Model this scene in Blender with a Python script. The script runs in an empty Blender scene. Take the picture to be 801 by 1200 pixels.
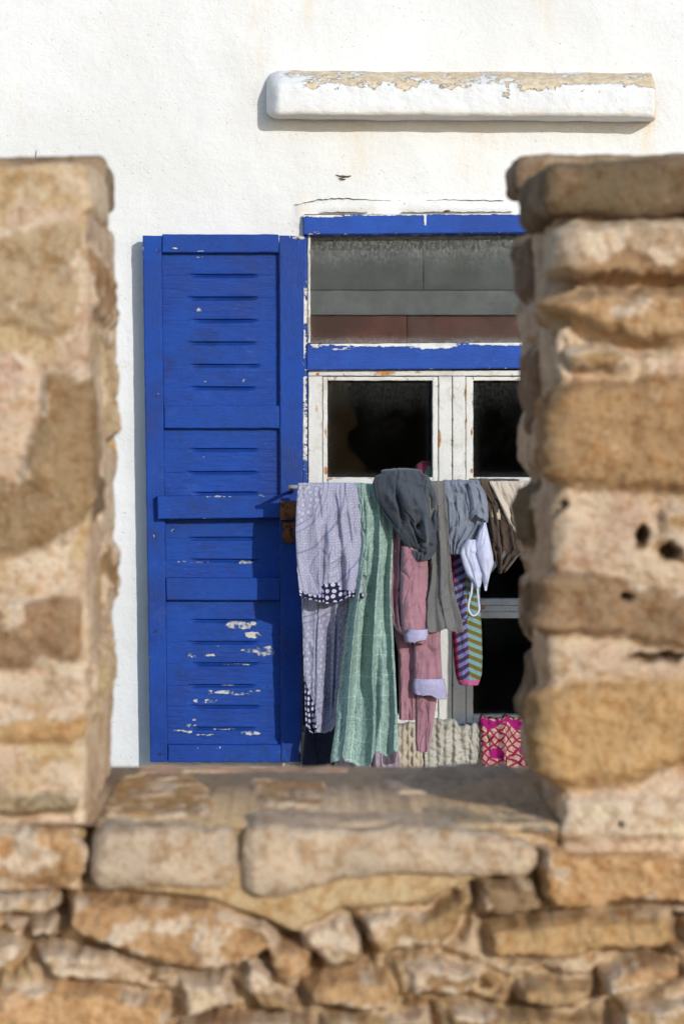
import bpy, math, random
import numpy as np
random.seed(7)
SC = bpy.context.scene
COL = SC.collection
# ------------------------------------------------------------------ camera geometry (photo pixels, 801x1200)
CAMZ, CAMY, F, CX, HY = 1.75, -7.5, 3000.0, 335.0, 500.0
def PX(x, Y): return (np.asarray(x, float)-CX)*(Y-CAMY)/F
def PZ(y, Y): return CAMZ-(np.asarray(y, float)-HY)*(Y-CAMY)/F
DF = -4.5      # front plane of the parapet
DB = -3.99     # back plane of the parapet
def s2l(c):
    return tuple(((v/255)/12.92 if v <= 10 else (((v/255)+.055)/1.055)**2.4) for v in c)
# ------------------------------------------------------------------ numpy noise
_r = np.random.RandomState(11)
_perm = _r.permutation(256); _perm = np.concatenate([_perm]*3)
_g = _r.normal(size=(256, 3)); _g /= np.linalg.norm(_g, axis=1)[:, None]
def perlin(x, y, z):
    x, y, z = np.broadcast_arrays(np.asarray(x, float), np.asarray(y, float), np.asarray(z, float))
    xi, yi, zi = np.floor(x).astype(int), np.floor(y).astype(int), np.floor(z).astype(int)
    xf, yf, zf = x-xi, y-yi, z-zi
    xi &= 255; yi &= 255; zi &= 255
    u = xf**3*(xf*(xf*6-15)+10); v = yf**3*(yf*(yf*6-15)+10); w = zf**3*(zf*(zf*6-15)+10)
    def gr(a, b, c):
        h = _perm[_perm[_perm[xi+a]+yi+b]+zi+c]
        G = _g[h]
        return G[..., 0]*(xf-a)+G[..., 1]*(yf-b)+G[..., 2]*(zf-c)
    x00 = gr(0,0,0)*(1-u)+gr(1,0,0)*u; x10 = gr(0,1,0)*(1-u)+gr(1,1,0)*u
    x01 = gr(0,0,1)*(1-u)+gr(1,0,1)*u; x11 = gr(0,1,1)*(1-u)+gr(1,1,1)*u
    return ((x00*(1-v)+x10*v)*(1-w)+(x01*(1-v)+x11*v)*w)*1.6
def fbm(x, y, z, o=4, g=.5):
    t = 0; a = 1; s = 0
    for i in range(o):
        t = t+a*perlin(np.asarray(x)*2**i+i*17.3, np.asarray(y)*2**i+i*5.1, np.asarray(z)*2**i+i*9.7); s += a; a *= g
    return t/s
def sst(a, b, x):
    t = np.clip((x-a)/(b-a), 0, 1); return t*t*(3-2*t)
# ------------------------------------------------------------------ object helpers
def prop(o, label=None, cat=None, group=None, kind=None):
    if label: o['label'] = label
    if cat: o['category'] = cat
    if group: o['group'] = group
    if kind: o['kind'] = kind
    return o
def empty(name, loc, **k):
    o = bpy.data.objects.new(name, None); COL.objects.link(o); o.location = loc
    o.empty_display_size = .1
    return prop(o, **k)
def mesh(name, V, faces, mat, parent=None, smooth=True, attrs=None, uv=None, **k):
    V = np.asarray(V, float)
    if parent is not None:
        off = np.array(parent_world(parent)); V = V-off
    me = bpy.data.meshes.new(name)
    same = len({len(f) for f in faces}) == 1
    if same:
        F_ = np.asarray(faces)
        n = F_.shape[1]
        me.vertices.add(len(V)); me.vertices.foreach_set('co', V.astype(np.float32).ravel())
        me.loops.add(F_.size); me.loops.foreach_set('vertex_index', F_.astype(np.int32).ravel())
        me.polygons.add(len(F_)); me.polygons.foreach_set('loop_start', np.arange(0, F_.size, n, dtype=np.int32))
        me.update(calc_edges=True)
    else:
        me.from_pydata([tuple(v) for v in V], [], [tuple(f) for f in faces])
    me.validate()
    if smooth: me.polygons.foreach_set('use_smooth', [True]*len(me.polygons))
    for an, (typ, data) in (attrs or {}).items():
        a = me.attributes.new(an, typ, 'POINT')
        if typ == 'FLOAT_COLOR':
            d = np.ones((len(V), 4)); d[:, :3] = data; a.data.foreach_set('color', d.astype(np.float32).ravel())
        elif typ == 'FLOAT_VECTOR':
            a.data.foreach_set('vector', np.asarray(data, np.float32).ravel())
        else:
            a.data.foreach_set('value', np.asarray(data, np.float32).ravel())
    me.update()
    me.materials.append(mat)
    o = bpy.data.objects.new(name, me); COL.objects.link(o)
    if parent is not None: o.parent = parent
    return prop(o, **k)
def parent_world(p):
    l = [0, 0, 0]
    while p is not None:
        l = [l[i]+p.location[i] for i in range(3)]; p = p.parent
    return l
def gridfaces(nu, nv, wrap=False):
    # vertex index = j*nu + i
    i = np.arange(nu if wrap else nu-1); j = np.arange(nv-1)
    I, J = np.meshgrid(i, j); I = I.ravel(); J = J.ravel(); I2 = (I+1) % nu
    return np.stack([J*nu+I, J*nu+I2, (J+1)*nu+I2, (J+1)*nu+I], 1)
def box(x0, x1, y0, y1, z0, z1):
    V = [(x, y, z) for z in (z0, z1) for y in (y0, y1) for x in (x0, x1)]
    Fc = [(0,2,3,1), (4,5,7,6), (0,1,5,4), (2,6,7,3), (0,4,6,2), (1,3,7,5)]
    return V, Fc
def merge(parts):
    V = []; Fc = []
    for v, f in parts:
        n = len(V); V += list(v); Fc += [tuple(a+n for a in q) for q in f]
    return V, Fc
def tube(pts, r, n=10):
    pts = np.asarray(pts, float); m = len(pts)
    T = np.gradient(pts, axis=0); T /= np.linalg.norm(T, axis=1)[:, None]+1e-9
    up = np.array([0, 1, .01]); V = []
    r = np.broadcast_to(r, (m,))
    for k in range(m):
        a = np.cross(T[k], up); a /= np.linalg.norm(a)+1e-9; b = np.cross(T[k], a)
        for q in range(n):
            t = 2*math.pi*q/n; V.append(tuple(pts[k]+r[k]*(a*math.cos(t)+b*math.sin(t))))
    Fc = []
    for k in range(m-1):
        for q in range(n):
            Fc.append((k*n+q, k*n+(q+1) % n, (k+1)*n+(q+1) % n, (k+1)*n+q))
    Fc.append(tuple(range(n))[::-1]); Fc.append(tuple((m-1)*n+q for q in range(n)))
    return V, Fc
# ------------------------------------------------------------------ materials
class NT:
    def __init__(s, name):
        m = bpy.data.materials.new(name); m.use_nodes = True; s.m = m; s.t = m.node_tree; s.t.nodes.clear()
        s.out = s.n('ShaderNodeOutputMaterial'); s.b = s.n('ShaderNodeBsdfPrincipled'); s.l(s.b, 0, s.out, 0)
        s.b.inputs['Specular IOR Level'].default_value = .3
    def n(s, t, **k):
        n = s.t.nodes.new(t)
        for a, v in k.items(): setattr(n, a, v)
        return n
    def l(s, a, ai, b, bi):
        s.t.links.new(a.outputs[ai], b.inputs[bi]); return b
    def sock(s, v, dst, di):
        if isinstance(v, tuple) and len(v) == 2 and hasattr(v[0], 'outputs'): s.t.links.new(v[0].outputs[v[1]], dst.inputs[di])
        else:
            if isinstance(v, tuple) and len(v) == 3: v = (*v, 1)
            dst.inputs[di].default_value = v
    def coord(s, kind='Object', scale=(1,1,1), loc=(0,0,0)):
        c = s.n('ShaderNodeTexCoord'); m = s.n('ShaderNodeMapping'); s.l(c, kind, m, 0)
        m.inputs['Scale'].default_value = scale; m.inputs['Location'].default_value = loc
        return (m, 0)
    def attr(s, name, out='Fac'):
        a = s.n('ShaderNodeAttribute', attribute_name=name); return (a, out)
    def noise(s, co, scale, detail=4, rough=.55, dist=0):
        n = s.n('ShaderNodeTexNoise'); s.sock(co, n, 'Vector'); n.inputs['Scale'].default_value = scale
        n.inputs['Detail'].default_value = detail; n.inputs['Roughness'].default_value = rough; n.inputs['Distortion'].default_value = dist
        return (n, 0)
    def vor(s, co, scale, feature='F1', rnd=1, dim='3D'):
        n = s.n('ShaderNodeTexVoronoi', feature=feature); s.sock(co, n, 'Vector'); n.inputs['Scale'].default_value = scale
        n.inputs['Randomness'].default_value = rnd; n.voronoi_dimensions = dim
        return (n, 0)
    def ramp(s, v, a, b, c0=0., c1=1.):
        n = s.n('ShaderNodeMapRange', clamp=True); n.interpolation_type = 'SMOOTHSTEP'
        s.sock(v, n, 0)
        for i, q in enumerate((a, b, c0, c1)): n.inputs[i+1].default_value = q
        return (n, 0)
    def math(s, op, a, b=0., c=0.):
        n = s.n('ShaderNodeMath', operation=op); s.sock(a, n, 0); s.sock(b, n, 1)
        if op in ('MULTIPLY_ADD',): s.sock(c, n, 2)
        return (n, 0)
    def mix(s, f, a, b, mode='MIX'):
        n = s.n('ShaderNodeMix', data_type='RGBA', blend_type=mode); s.sock(f, n, 0); s.sock(a, n, 6); s.sock(b, n, 7)
        return (n, 2)
    def color(s, v): s.sock(v, s.b, 'Base Color')
    def rough(s, v): s.sock(v, s.b, 'Roughness')
    def bump(s, h, dist=.01, strength=1., prev=None):
        n = s.n('ShaderNodeBump'); s.sock(h, n, 'Height'); n.inputs['Distance'].default_value = dist; n.inputs['Strength'].default_value = strength
        if prev: s.t.links.new(prev[0].outputs[0], n.inputs['Normal'])
        s.t.links.new(n.outputs[0], s.b.inputs['Normal']); return (n, 0)

def mat_stone():
    m = NT('masonry'); co = m.coord()
    base = m.attr('Col', 'Color')
    big = m.noise(co, 14, 5, .6); mid = m.noise(co, 60, 5, .65); fine = m.noise(co, 260, 4, .7)
    str_ = m.noise(m.coord(scale=(1, 1, 3)), 22, 5, .7, .6)
    
    c = m.mix(m.ramp(mid, .46, .66), base, m.mix(1., base, (.78, .64, .5), 'MULTIPLY'))
    c = m.mix(m.ramp(str_, .56, .7, 0, .55), c, m.mix(1., base, (1.14, 1.10, 1.05), 'MULTIPLY'))
    c = m.mix(m.ramp(fine, .54, .64, 0, .65), c, m.mix(1., base, (.5, .4, .33), 'MULTIPLY'))
    c = m.mix(m.ramp(m.noise(co, 38, 6, .7, .5), .57, .63, 0, .5), c, m.mix(1., base, (.55, .45, .38), 'MULTIPLY'))
    c = m.mix(m.ramp(m.noise(co, 75, 5, .7), .62, .68, 0, .3), c, (.70, .60, .48))
    c = m.mix(m.ramp(m.noise(co, 9, 6, .6), .6, .68, 0, .35), c, (.62, .44, .3))
    m.color(c); m.rough(.95)
    b = m.bump(mid, .012, .55); b = m.bump(fine, .004, .7, b)
    pit = m.ramp(m.vor(co, 95), 0, .35, 0, 1)
    m.bump(pit, .004, .4, b)
    return m.m
def mat_plaster():
    m = NT('white_plaster'); co = m.coord('Object')
    n1 = m.noise(co, 1.1, 6, .6); n2 = m.noise(co, 9, 6, .65); fine = m.noise(co, 120, 4, .6)
    c = m.mix(m.ramp(n1, .38, .62), (.67, .66, .64), (.74, .735, .725))
    c = m.mix(m.ramp(n2, .60, .75, 0, .5), c, (.64, .60, .53))
    sp = m.ramp(m.vor(co, 26), .0, .035, 1, 0); spn = m.ramp(m.noise(co, 3.7, 3), .55, .62)
    c = m.mix(m.math('MULTIPLY', m.math('MULTIPLY', sp, spn), .75), c, (.25, .2, .15))
    st = m.attr('stain'); stn = m.math('MULTIPLY', st, m.ramp(m.noise(m.coord(scale=(1, 1, .25)), 45, 4), .3, .65))
    c = m.mix(stn, c, (.70, .52, .30))
    pe = m.attr('peel')
    c = m.mix(m.ramp(m.math('ADD', pe, m.math('MULTIPLY', m.math('SUBTRACT', m.noise(co, 38, 6, .65), .5), 1.6)), .5, .54), c,
              m.mix(m.ramp(m.noise(co, 50, 4), .35, .7), (.55, .42, .27), (.70, .60, .45)))
    m.color(c); m.rough(.9)
    b = m.bump(m.noise(co, 4.5, 6, .6), .03, .4); b = m.bump(m.noise(co, 14, 5, .6), .010, .35, b); b = m.bump(m.noise(m.coord(scale=(.45, 1, 1.3)), 30, 5, .6), .004, .25, b); b = m.bump(m.noise(co, 60, 4, .6), .003, .5, b); b = m.bump(fine, .0015, .6, b)
    pt = m.ramp(m.vor(co, 55), 0, .16, 0, 1)
    b = m.bump(m.math('MAXIMUM', pt, m.ramp(m.noise(co, 11, 3), .42, .5)), .006, .6, b)
    m.bump(m.ramp(m.math('ADD', pe, m.math('MULTIPLY', m.math('SUBTRACT', m.noise(co, 38, 6, .65), .5), 1.6)), .5, .56, 1, 0), .006, 1, b)
    return m.m
def mat_paint(name, col, col2, under, under2, amount=.0, rust=0., dirt=(.1,.1,.1), dirtamt=.3, grain=(1, 1, 14)):
    m = NT(name); co = m.coord('Object')
    g = tuple(1 if v > 1 else 6 for v in grain)
    n1 = m.noise(co, 5, 6, .65); c = m.mix(m.ramp(n1, .35, .65), col, col2)
    gr = m.noise(m.coord(scale=grain), 26, 5, .7)
    c = m.mix(m.ramp(gr, .52, .75, 0, .45), c, tuple(v*.62 for v in col))
    c = m.mix(m.ramp(m.noise(co, 13, 6, .75, 1.), .50, .68, 0, dirtamt), c, dirt)
    c = m.mix(m.ramp(m.noise(co, 3.2, 5, .7), .52, .66, 0, dirtamt*.8), c, tuple(v*.6+.01 for v in dirt))
    c = m.mix(m.ramp(m.noise(co, 7.5, 7, .8), .56, .70, 0, .22), c, tuple(min(1, v*1.25+.05) for v in col2))
    c = m.mix(m.ramp(m.math('ADD', m.noise(co, 60, 5, .7), m.math('MULTIPLY', m.attr('rust'), .35)), .74, .80, 0, .85), c, (.02, .02, .03) if col[2] > col[0]*3 else (.30, .13, .05))
    # hair-thin pale scratches
    sc = m.ramp(m.noise(m.coord(scale=(grain[0]*.8+.2, 1, grain[2]*.8+.2)), 34, 3, .5, .4), .70, .735, 0, .35)
    c = m.mix(sc, c, tuple(min(1, v*2+.06) for v in col2))
    edge = m.ramp(m.attr('edge'), 0., .012, .17, 0.)
    chipn = m.noise(m.coord(scale=tuple(1+(v-1)*.12 for v in grain)), 48, 7, .72)
    ch = m.math('ADD', m.math('ADD', chipn, edge), m.attr('chip'))
    mask = m.ramp(ch, .80-amount, .815-amount)
    m.b.inputs['Specular IOR Level'].default_value = .2
    uc = m.mix(m.ramp(m.noise(co, 42, 5), .45, .6), under, under2)
    c = m.mix(mask, c, uc)
    if rust:
        rn = m.math('ADD', m.noise(co, 9, 6, .6, .5), m.math('MULTIPLY', m.attr('rust'), .5))
        c = m.mix(m.ramp(rn, .80-rust, .92-rust, 0, .9), c, m.mix(m.ramp(m.noise(co, 70, 3), .4, .6), (.33, .12, .035), (.55, .30, .12)))
    m.color(c); m.rough(m.ramp(n1, .3, .7, .42, .7))
    b = m.bump(gr, .0022, .8); b = m.bump(mask, .0018, 1, b) if False else b
    inv = m.ramp(ch, .79-amount, .82-amount, 1, 0)
    b = m.bump(inv, .0016, 1, b)
    m.bump(m.noise(co, 90, 5, .65), .0012, .8, b)
    return m.m
def mat_cloth(name, col, col2=None, sc=180, bump=.0012, rough=.9, var=.25, sheen=.15):
    m = NT(name); co = m.coord('Object')
    col2 = col2 or tuple(v*.75 for v in col)
    c = m.mix(m.ramp(m.noise(co, 12, 5, .6), .35, .65), col, col2)
    c = m.mix(m.ramp(m.noise(co, sc*2, 3, .6), .35, .65, 0, var), c, tuple(v*.55 for v in col))
    m.color(c); m.rough(rough); m.b.inputs['Sheen Weight'].default_value = sheen
    b = m.bump(m.noise(co, sc*1.5, 3), bump, .7)
    m.bump(m.noise(co, 35, 4, .6), .004, .5, b)
    return m.m
def sep_uv(m):
    u = m.attr('cuv', 'Vector'); s = m.n('ShaderNodeSeparateXYZ'); m.sock(u, s, 0); return u, (s, 0), (s, 1)
def mat_scales():
    # lavender cloth with rows of circles inside sweeping bands, navy border where attribute 'border' is 1
    m = NT('scale_print_cotton'); uv, u, v = sep_uv(m)
    big = m.n('ShaderNodeTexWave', wave_type='RINGS', rings_direction='SPHERICAL'); mp = m.n('ShaderNodeMapping'); m.sock(uv, mp, 0)
    mp.inputs['Location'].default_value = (.04, .02, 0); mp.inputs['Scale'].default_value = (1, 1, 0); m.l(mp, 0, big, 0)
    big.inputs['Scale'].default_value = .62; big.inputs['Distortion'].default_value = 2.2; big.inputs['Detail'].default_value = 0; big.inputs['Detail Scale'].default_value = 1.2
    base = (.34, .335, .43); light = (.42, .415, .51); dark = (.15, .14, .26)
    def circ(sc):
        vr = m.vor(uv, sc, 'F1', .55, '2D')
        a = m.mix(m.ramp(vr, .10, .38), light, base); ring = m.math('MULTIPLY', m.ramp(vr, .36, .42), m.ramp(vr, .54, .46))
        a = m.mix(m.math('MULTIPLY', ring, .6), a, dark); return a
    w = (big, 0)
    c = m.mix(m.ramp(w, .50, .52), circ(54), m.mix(m.ramp(w, .60, .62), base, circ(120)))
    for lo in (.50, .60, .88):
        ln = m.math('MULTIPLY', m.ramp(w, lo-.016, lo-.006), m.ramp(w, lo+.016, lo+.006)); c = m.mix(m.math('MULTIPLY', ln, .6), c, dark)
    bo = m.attr('border')
    vb = m.vor(uv, 60, 'F1', .3, '2D')
    bc = m.mix(m.ramp(vb, .30, .36), (.50, .48, .58), (.012, .012, .045))
    c = m.mix(m.ramp(bo, .45, .55), c, bc)
    m.color(c); m.rough(.9); m.bump(m.noise(m.coord(), 260, 3), .001, .6)
    m.bump(m.noise(m.coord(), 30, 4), .005, .6)
    return m.m
def mat_green():
    m = NT('green_checked_cotton'); uv, u, v = sep_uv(m)
    co = m.coord()
    def lines(c, per, w):
        f = m.math('FRACT', m.math('MULTIPLY', c, 1/per)); return m.ramp(m.math('ABSOLUTE', m.math('SUBTRACT', f, .5)), w, w*.45, 0, 1)
    wu = m.math('ADD', u, m.math('MULTIPLY', m.math('SUBTRACT', m.noise(uv, 9, 2), .5), .012))
    wv = m.math('ADD', v, m.math('MULTIPLY', m.math('SUBTRACT', m.noise(uv, 7, 2), .5), .02))
    L = m.math('MAXIMUM', lines(wu, .050, .022), lines(wv, .058, .02))
    L = m.math('MULTIPLY', L, m.ramp(m.noise(uv, 60, 3), .35, .5, .25, .95))
    c = m.mix(m.ramp(m.noise(m.coord(scale=(1,1,.35)), 330, 3, .7), .4, .6), (.16, .25, .225), (.32, .43, .385))
    c = m.mix(m.ramp(m.noise(co, 60, 4, .7), .5, .66, 0, .6), c, (.33, .44, .40))
    c = m.mix(m.math('MULTIPLY', L, .7), c, (.52, .64, .55))
    m.color(c); m.rough(.92); b = m.bump(m.noise(co, 300, 3), .0012, .7); m.bump(m.noise(co, 40, 4), .003, .5, b)
    return m.m
def mat_chevron():
    m = NT('chevron_striped_knit'); uv, u, v = sep_uv(m)   # u 0..1 across, v metres down
    a = m.math('ABSOLUTE', m.math('SUBTRACT', u, .52))
    vv = m.math('ADD', m.math('ADD', v, m.math('MULTIPLY', a, -.045)), m.math('MULTIPLY', m.math('SUBTRACT', m.noise(m.coord(), 60, 2), .5), .004))
    f = m.math('FRACT', m.math('MULTIPLY', vv, 1/.025)); st = m.ramp(f, .46, .54)
    L = m.mix(st, (.045, .03, .05), m.mix(m.ramp(m.noise(m.coord(), 55, 2), .4, .6), (.17, .13, .36), (.18, .20, .40)))
    L = m.mix(m.ramp(m.math('ADD', u, m.math('MULTIPLY', m.math('SUBTRACT', m.noise(m.coord(), 50, 2), .5), .12)), .16, .10), L, m.mix(st, (.10, .01, .03), (.35, .015, .06)))
    vr = m.math('ADD', vv, m.math('MULTIPLY', a, .004))
    f2 = m.math('FRACT', m.math('MULTIPLY', vr, 1/.025)); st2 = m.ramp(f2, .46, .54)
    R = m.mix(st2, (.13, .10, .02), (.15, .27, .27))
    c = m.mix(m.ramp(u, .51, .53), L, R)
    c = m.mix(m.ramp(m.attr('border'), .4, .6), c, (.42, .09, .20))
    m.color(c); m.rough(.95)
    m.bump(m.noise(m.coord(scale=(1,1,.5)), 350, 2), .002, .8)
    return m.m
def mat_lattice():
    m = NT('magenta_lace_cloth'); uv, u, v = sep_uv(m)
    def ln(sgn):
        q = m.math('ADD', m.math('MULTIPLY', u, 30), m.math('MULTIPLY', v, 38*sgn))
        q = m.math('ADD', q, m.math('MULTIPLY', m.noise(uv, 20, 2), 1.2))
        return m.ramp(m.math('ABSOLUTE', m.math('SUBTRACT', m.math('FRACT', q), .5)), .16, .09, 0, 1)
    L = m.math('MAXIMUM', ln(1), ln(-1))
    c = m.mix(L, m.mix(m.ramp(m.noise(m.coord(), 90, 3), .4, .6), (.50, .36, .28), (.34, .18, .15)), (.26, .006, .05))
    blob = m.ramp(m.math('ADD', m.attr('border'), m.math('MULTIPLY', m.math('SUBTRACT', m.noise(m.coord(), 30, 3), .5), .5)), .45, .5)
    c = m.mix(blob, c, (.30, .004, .13)); m.color(c); m.rough(.85); m.bump(L, .002, .8)
    return m.m
def mat_glass(name, dirt=.02, dirtcol=(.35, .36, .35), top=False):
    m = NT(name); m.t.nodes.remove(m.b)
    tr = m.n('ShaderNodeBsdfTransparent'); tr.inputs[0].default_value = (.86, .9, .9, 1)
    gl = m.n('ShaderNodeBsdfGlossy'); gl.inputs['Roughness'].default_value = .03
    co = m.coord('Object')
    bn = m.n('ShaderNodeBump'); m.sock(m.noise(co, 3, 2), bn, 'Height'); bn.inputs['Distance'].default_value = .01; bn.inputs['Strength'].default_value = .4
    m.l(bn, 0, gl, 'Normal')
    fr = m.n('ShaderNodeFresnel'); fr.inputs[0].default_value = 1.16
    mx = m.n('ShaderNodeMixShader'); m.l(fr, 0, mx, 0); m.l(tr, 0, mx, 1); m.l(gl, 0, mx, 2)
    df = m.n('ShaderNodeBsdfDiffuse'); df.inputs[0].default_value = (*dirtcol, 1)
    n = m.noise(m.coord(scale=(1, 1, .8)), 12, 7, .7, .4)
    d = m.ramp(n, .45, .72, dirt*.3, dirt*2.6)
    ed = m.math('MULTIPLY', m.attr('grime'), m.ramp(m.noise(m.coord(scale=(1.1, 1, .7)), 150, 8, .8), .40, .62, .15, 1.))
    d = m.math('ADD', d, ed)
    sp = m.math('MULTIPLY', m.ramp(m.vor(co, 60), .02, .06, .5, 0), m.ramp(m.noise(co, 8, 3), .56, .6)); d = m.math('ADD', d, sp)
    m2 = m.n('ShaderNodeMixShader'); m.sock(d, m2, 0); m.l(mx, 0, m2, 1); m.l(df, 0, m2, 2); m.l(m2, 0, m.out, 0)
    return m.m
def mat_plain(name, col, rough=.8, var=.3, sc=20, bump=.002):
    m = NT(name); co = m.coord()
    c = m.mix(m.ramp(m.noise(co, sc, 6, .65), .35, .65), col, tuple(v*(1-var) for v in col)); m.color(c); m.rough(rough)
    m.bump(m.noise(co, sc*4, 5, .6), bump, .8)
    return m.m
def mat_rust():
    m = NT('rusty_iron'); co = m.coord()
    c = m.mix(m.ramp(m.noise(co, 60, 6, .7), .4, .6), (.03, .017, .012), (.20, .07, .025)); m.color(c); m.rough(.9); m.bump(m.noise(co, 90, 5, .7), .003, 1)
    return m.m
STONE = mat_stone(); PLASTER = mat_plaster()
BLUE = mat_paint('blue_paint_planks', (.006, .040, .235), (.011, .060, .31), (.55, .52, .47), (.02, .07, .25), .0, dirt=(.012, .035, .17), dirtamt=.55)
BLUEV = mat_paint('blue_paint_upright_planks', (.005, .037, .22), (.010, .056, .295), (.52, .5, .46), (.05, .04, .04), .02, dirt=(.012, .035, .17), dirtamt=.5, grain=(14, 1, 1))
BLUEW = mat_paint('blue_paint_worn_edge', (.012, .054, .29), (.022, .082, .37), (.72, .70, .66), (.6, .58, .55), .05, dirt=(.012, .035, .17), dirtamt=.3)
WHITE = mat_paint('white_paint_frame', (.68, .665, .63), (.60, .58, .54), (.42, .33, .24), (.5, .45, .38), .04, rust=.09, dirt=(.42, .37, .30), dirtamt=.5, grain=(4, 1, 4))
RUST = mat_rust()
GLASS_D = mat_glass('dark_window_glass', .003)
GLASS_T = mat_glass('dirty_transom_glass', .018, (.42, .44, .43))
# ------------------------------------------------------------------ masonry relief
def poly_sdf(x, y, P):
    P = np.asarray(P, float); n = len(P)
    d = np.full(x.shape, 1e9); inside = np.zeros(x.shape, bool)
    for i in range(n):
        a = P[i]; b = P[(i+1) % n]; e = b-a
        wx = x-a[0]; wy = y-a[1]
        t = np.clip((wx*e[0]+wy*e[1])/(e@e+1e-12), 0, 1)
        d = np.minimum(d, (wx-e[0]*t)**2+(wy-e[1]*t)**2)
        c = ((a[1] > y) != (b[1] > y)) & (x < (b[0]-a[0])*(y-a[1])/(b[1]-a[1]+1e-12)+a[0])
        inside ^= c
    d = np.sqrt(d); return np.where(inside, -d, d)
PAL = dict(
 brown=(.365, .23, .12), ochre=(.46, .29, .14), orange=(.50, .31, .145), grey=(.40, .295, .19), dark=(.175, .12, .065),
 slab=(.50, .385, .275), pale=(.60, .45, .31), cream=(.71, .55, .395), pink=(.54, .37, .26), yellow=(.56, .40, .22), umber=(.23, .15, .09))
def relief(s, z, p3, stones, mortar, seed=0, mort_rough=.006, warp=.006):
    """height (m) and colour for masonry at face coordinates s,z"""
    ws = s+warp*fbm(s*22, z*22, seed+.3, 3)*1.3+warp*.5*perlin(s*90, z*90, seed+3.)
    wz = z+warp*fbm(s*22, z*22, seed+7.3, 3)*1.3+warp*.5*perlin(s*90, z*90, seed+9.)
    n1 = fbm(p3[0]*13, p3[1]*13, p3[2]*13+seed, 4); n2 = fbm(p3[0]*55, p3[1]*55, p3[2]*55+seed, 4, .6)
    H = mort_rough*(n1*1.6+n2*.7)
    mc = np.empty(s.shape+(3,)); k = sst(-.25, .35, fbm(s*7, z*7, seed+20., 3))[..., None]
    k2 = sst(.0, .3, fbm(s*10, z*10, seed+40., 3))[..., None]
    mc[:] = np.array(PAL[mortar[0]])*(1-k)+np.array(PAL[mortar[1]])*k
    mc = mc*(1-k2)+np.array(PAL[mortar[2]])*k2
    C = mc
    for i, st in enumerate(stones):
        P = st['p']; pr = np.array(P); m = .04
        bb = (ws > pr[:, 0].min()-m) & (ws < pr[:, 0].max()+m) & (wz > pr[:, 1].min()-m) & (wz < pr[:, 1].max()+m)
        if not bb.any(): continue
        x = ws[bb]; y = wz[bb]; d = poly_sdf(x, y, P)
        h = st.get('h', .012); b = st.get('b', .014); gap = st.get('gap', .0); gw = st.get('gw', .009)
        inn = sst(b*.25, -b, d)
        rr = st.get('r', .006)
        n9 = fbm(p3[0][bb]*110+i, p3[1][bb]*110, p3[2][bb]*110, 3, .6)
        nn = fbm(p3[0][bb]*20+i*3.1, p3[1][bb]*20, p3[2][bb]*20, 5, .58); nn2 = perlin(p3[0][bb]*9+i, p3[1][bb]*9, p3[2][bb]*30)
        hs = h*inn+(nn*rr*2.0+nn2*rr*.7+n9*rr*.55-.5*rr*np.maximum(0, np.abs(nn)-.02)*0)*inn
        hb = H[bb]*(1-inn)
        # recessed shadow gap round the stone, mostly under it
        g = np.exp(-((d-gw*.4)/gw)**2)*(d > -b)*gap*sst(-.35, .25, perlin(x*14+i, y*14, seed+1.)+.15)
        H[bb] = hb+hs-g
        col = np.array(PAL[st['c']])*(1+.16*nn[:, None]*2+.10*nn2[:, None])
        tint = np.array([1+.04*math.sin(i*2.3+seed), 1., 1-.08*math.cos(i*1.7)])*(1+.12*math.sin(i*4.1+seed)); col = col*tint
        sm = st.get('smear', .35)
        if sm > 0:   # old mortar wiped over the stone
            q = sst(1-sm-.06, 1-sm+.06, .5+.9*fbm(x*16+i*1.3, y*22, seed+31., 4)+.25*sst(-.02, 0, d))[:, None]
            col = col*(1-q)+np.array(PAL['cream'])*.93*q
            H[bb] += .003*q[:, 0]*inn
        im = sst(b*.5, -b*.35, d)[:, None]
        C[bb] = C[bb]*(1-im)+col*im
    return H, C
def fpx(P):   # photo pixels on the parapet's front plane -> (s = X, z)
    return [(float(PX(x, DF)), float(PZ(y, DF))) for x, y in P]
def S(P, c='brown', **k): return dict(p=fpx(P), c=c, **k)
def interp_px(tab, Y):
    """table (y,x) of photo pixels on plane Y -> function z -> X"""
    t = sorted((float(PZ(y, Y)), float(PX(x, Y))) for y, x in tab)
    zz = [a for a, b in t]; xx = [b for a, b in t]
    return lambda z: np.interp(z, zz, xx)
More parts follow.
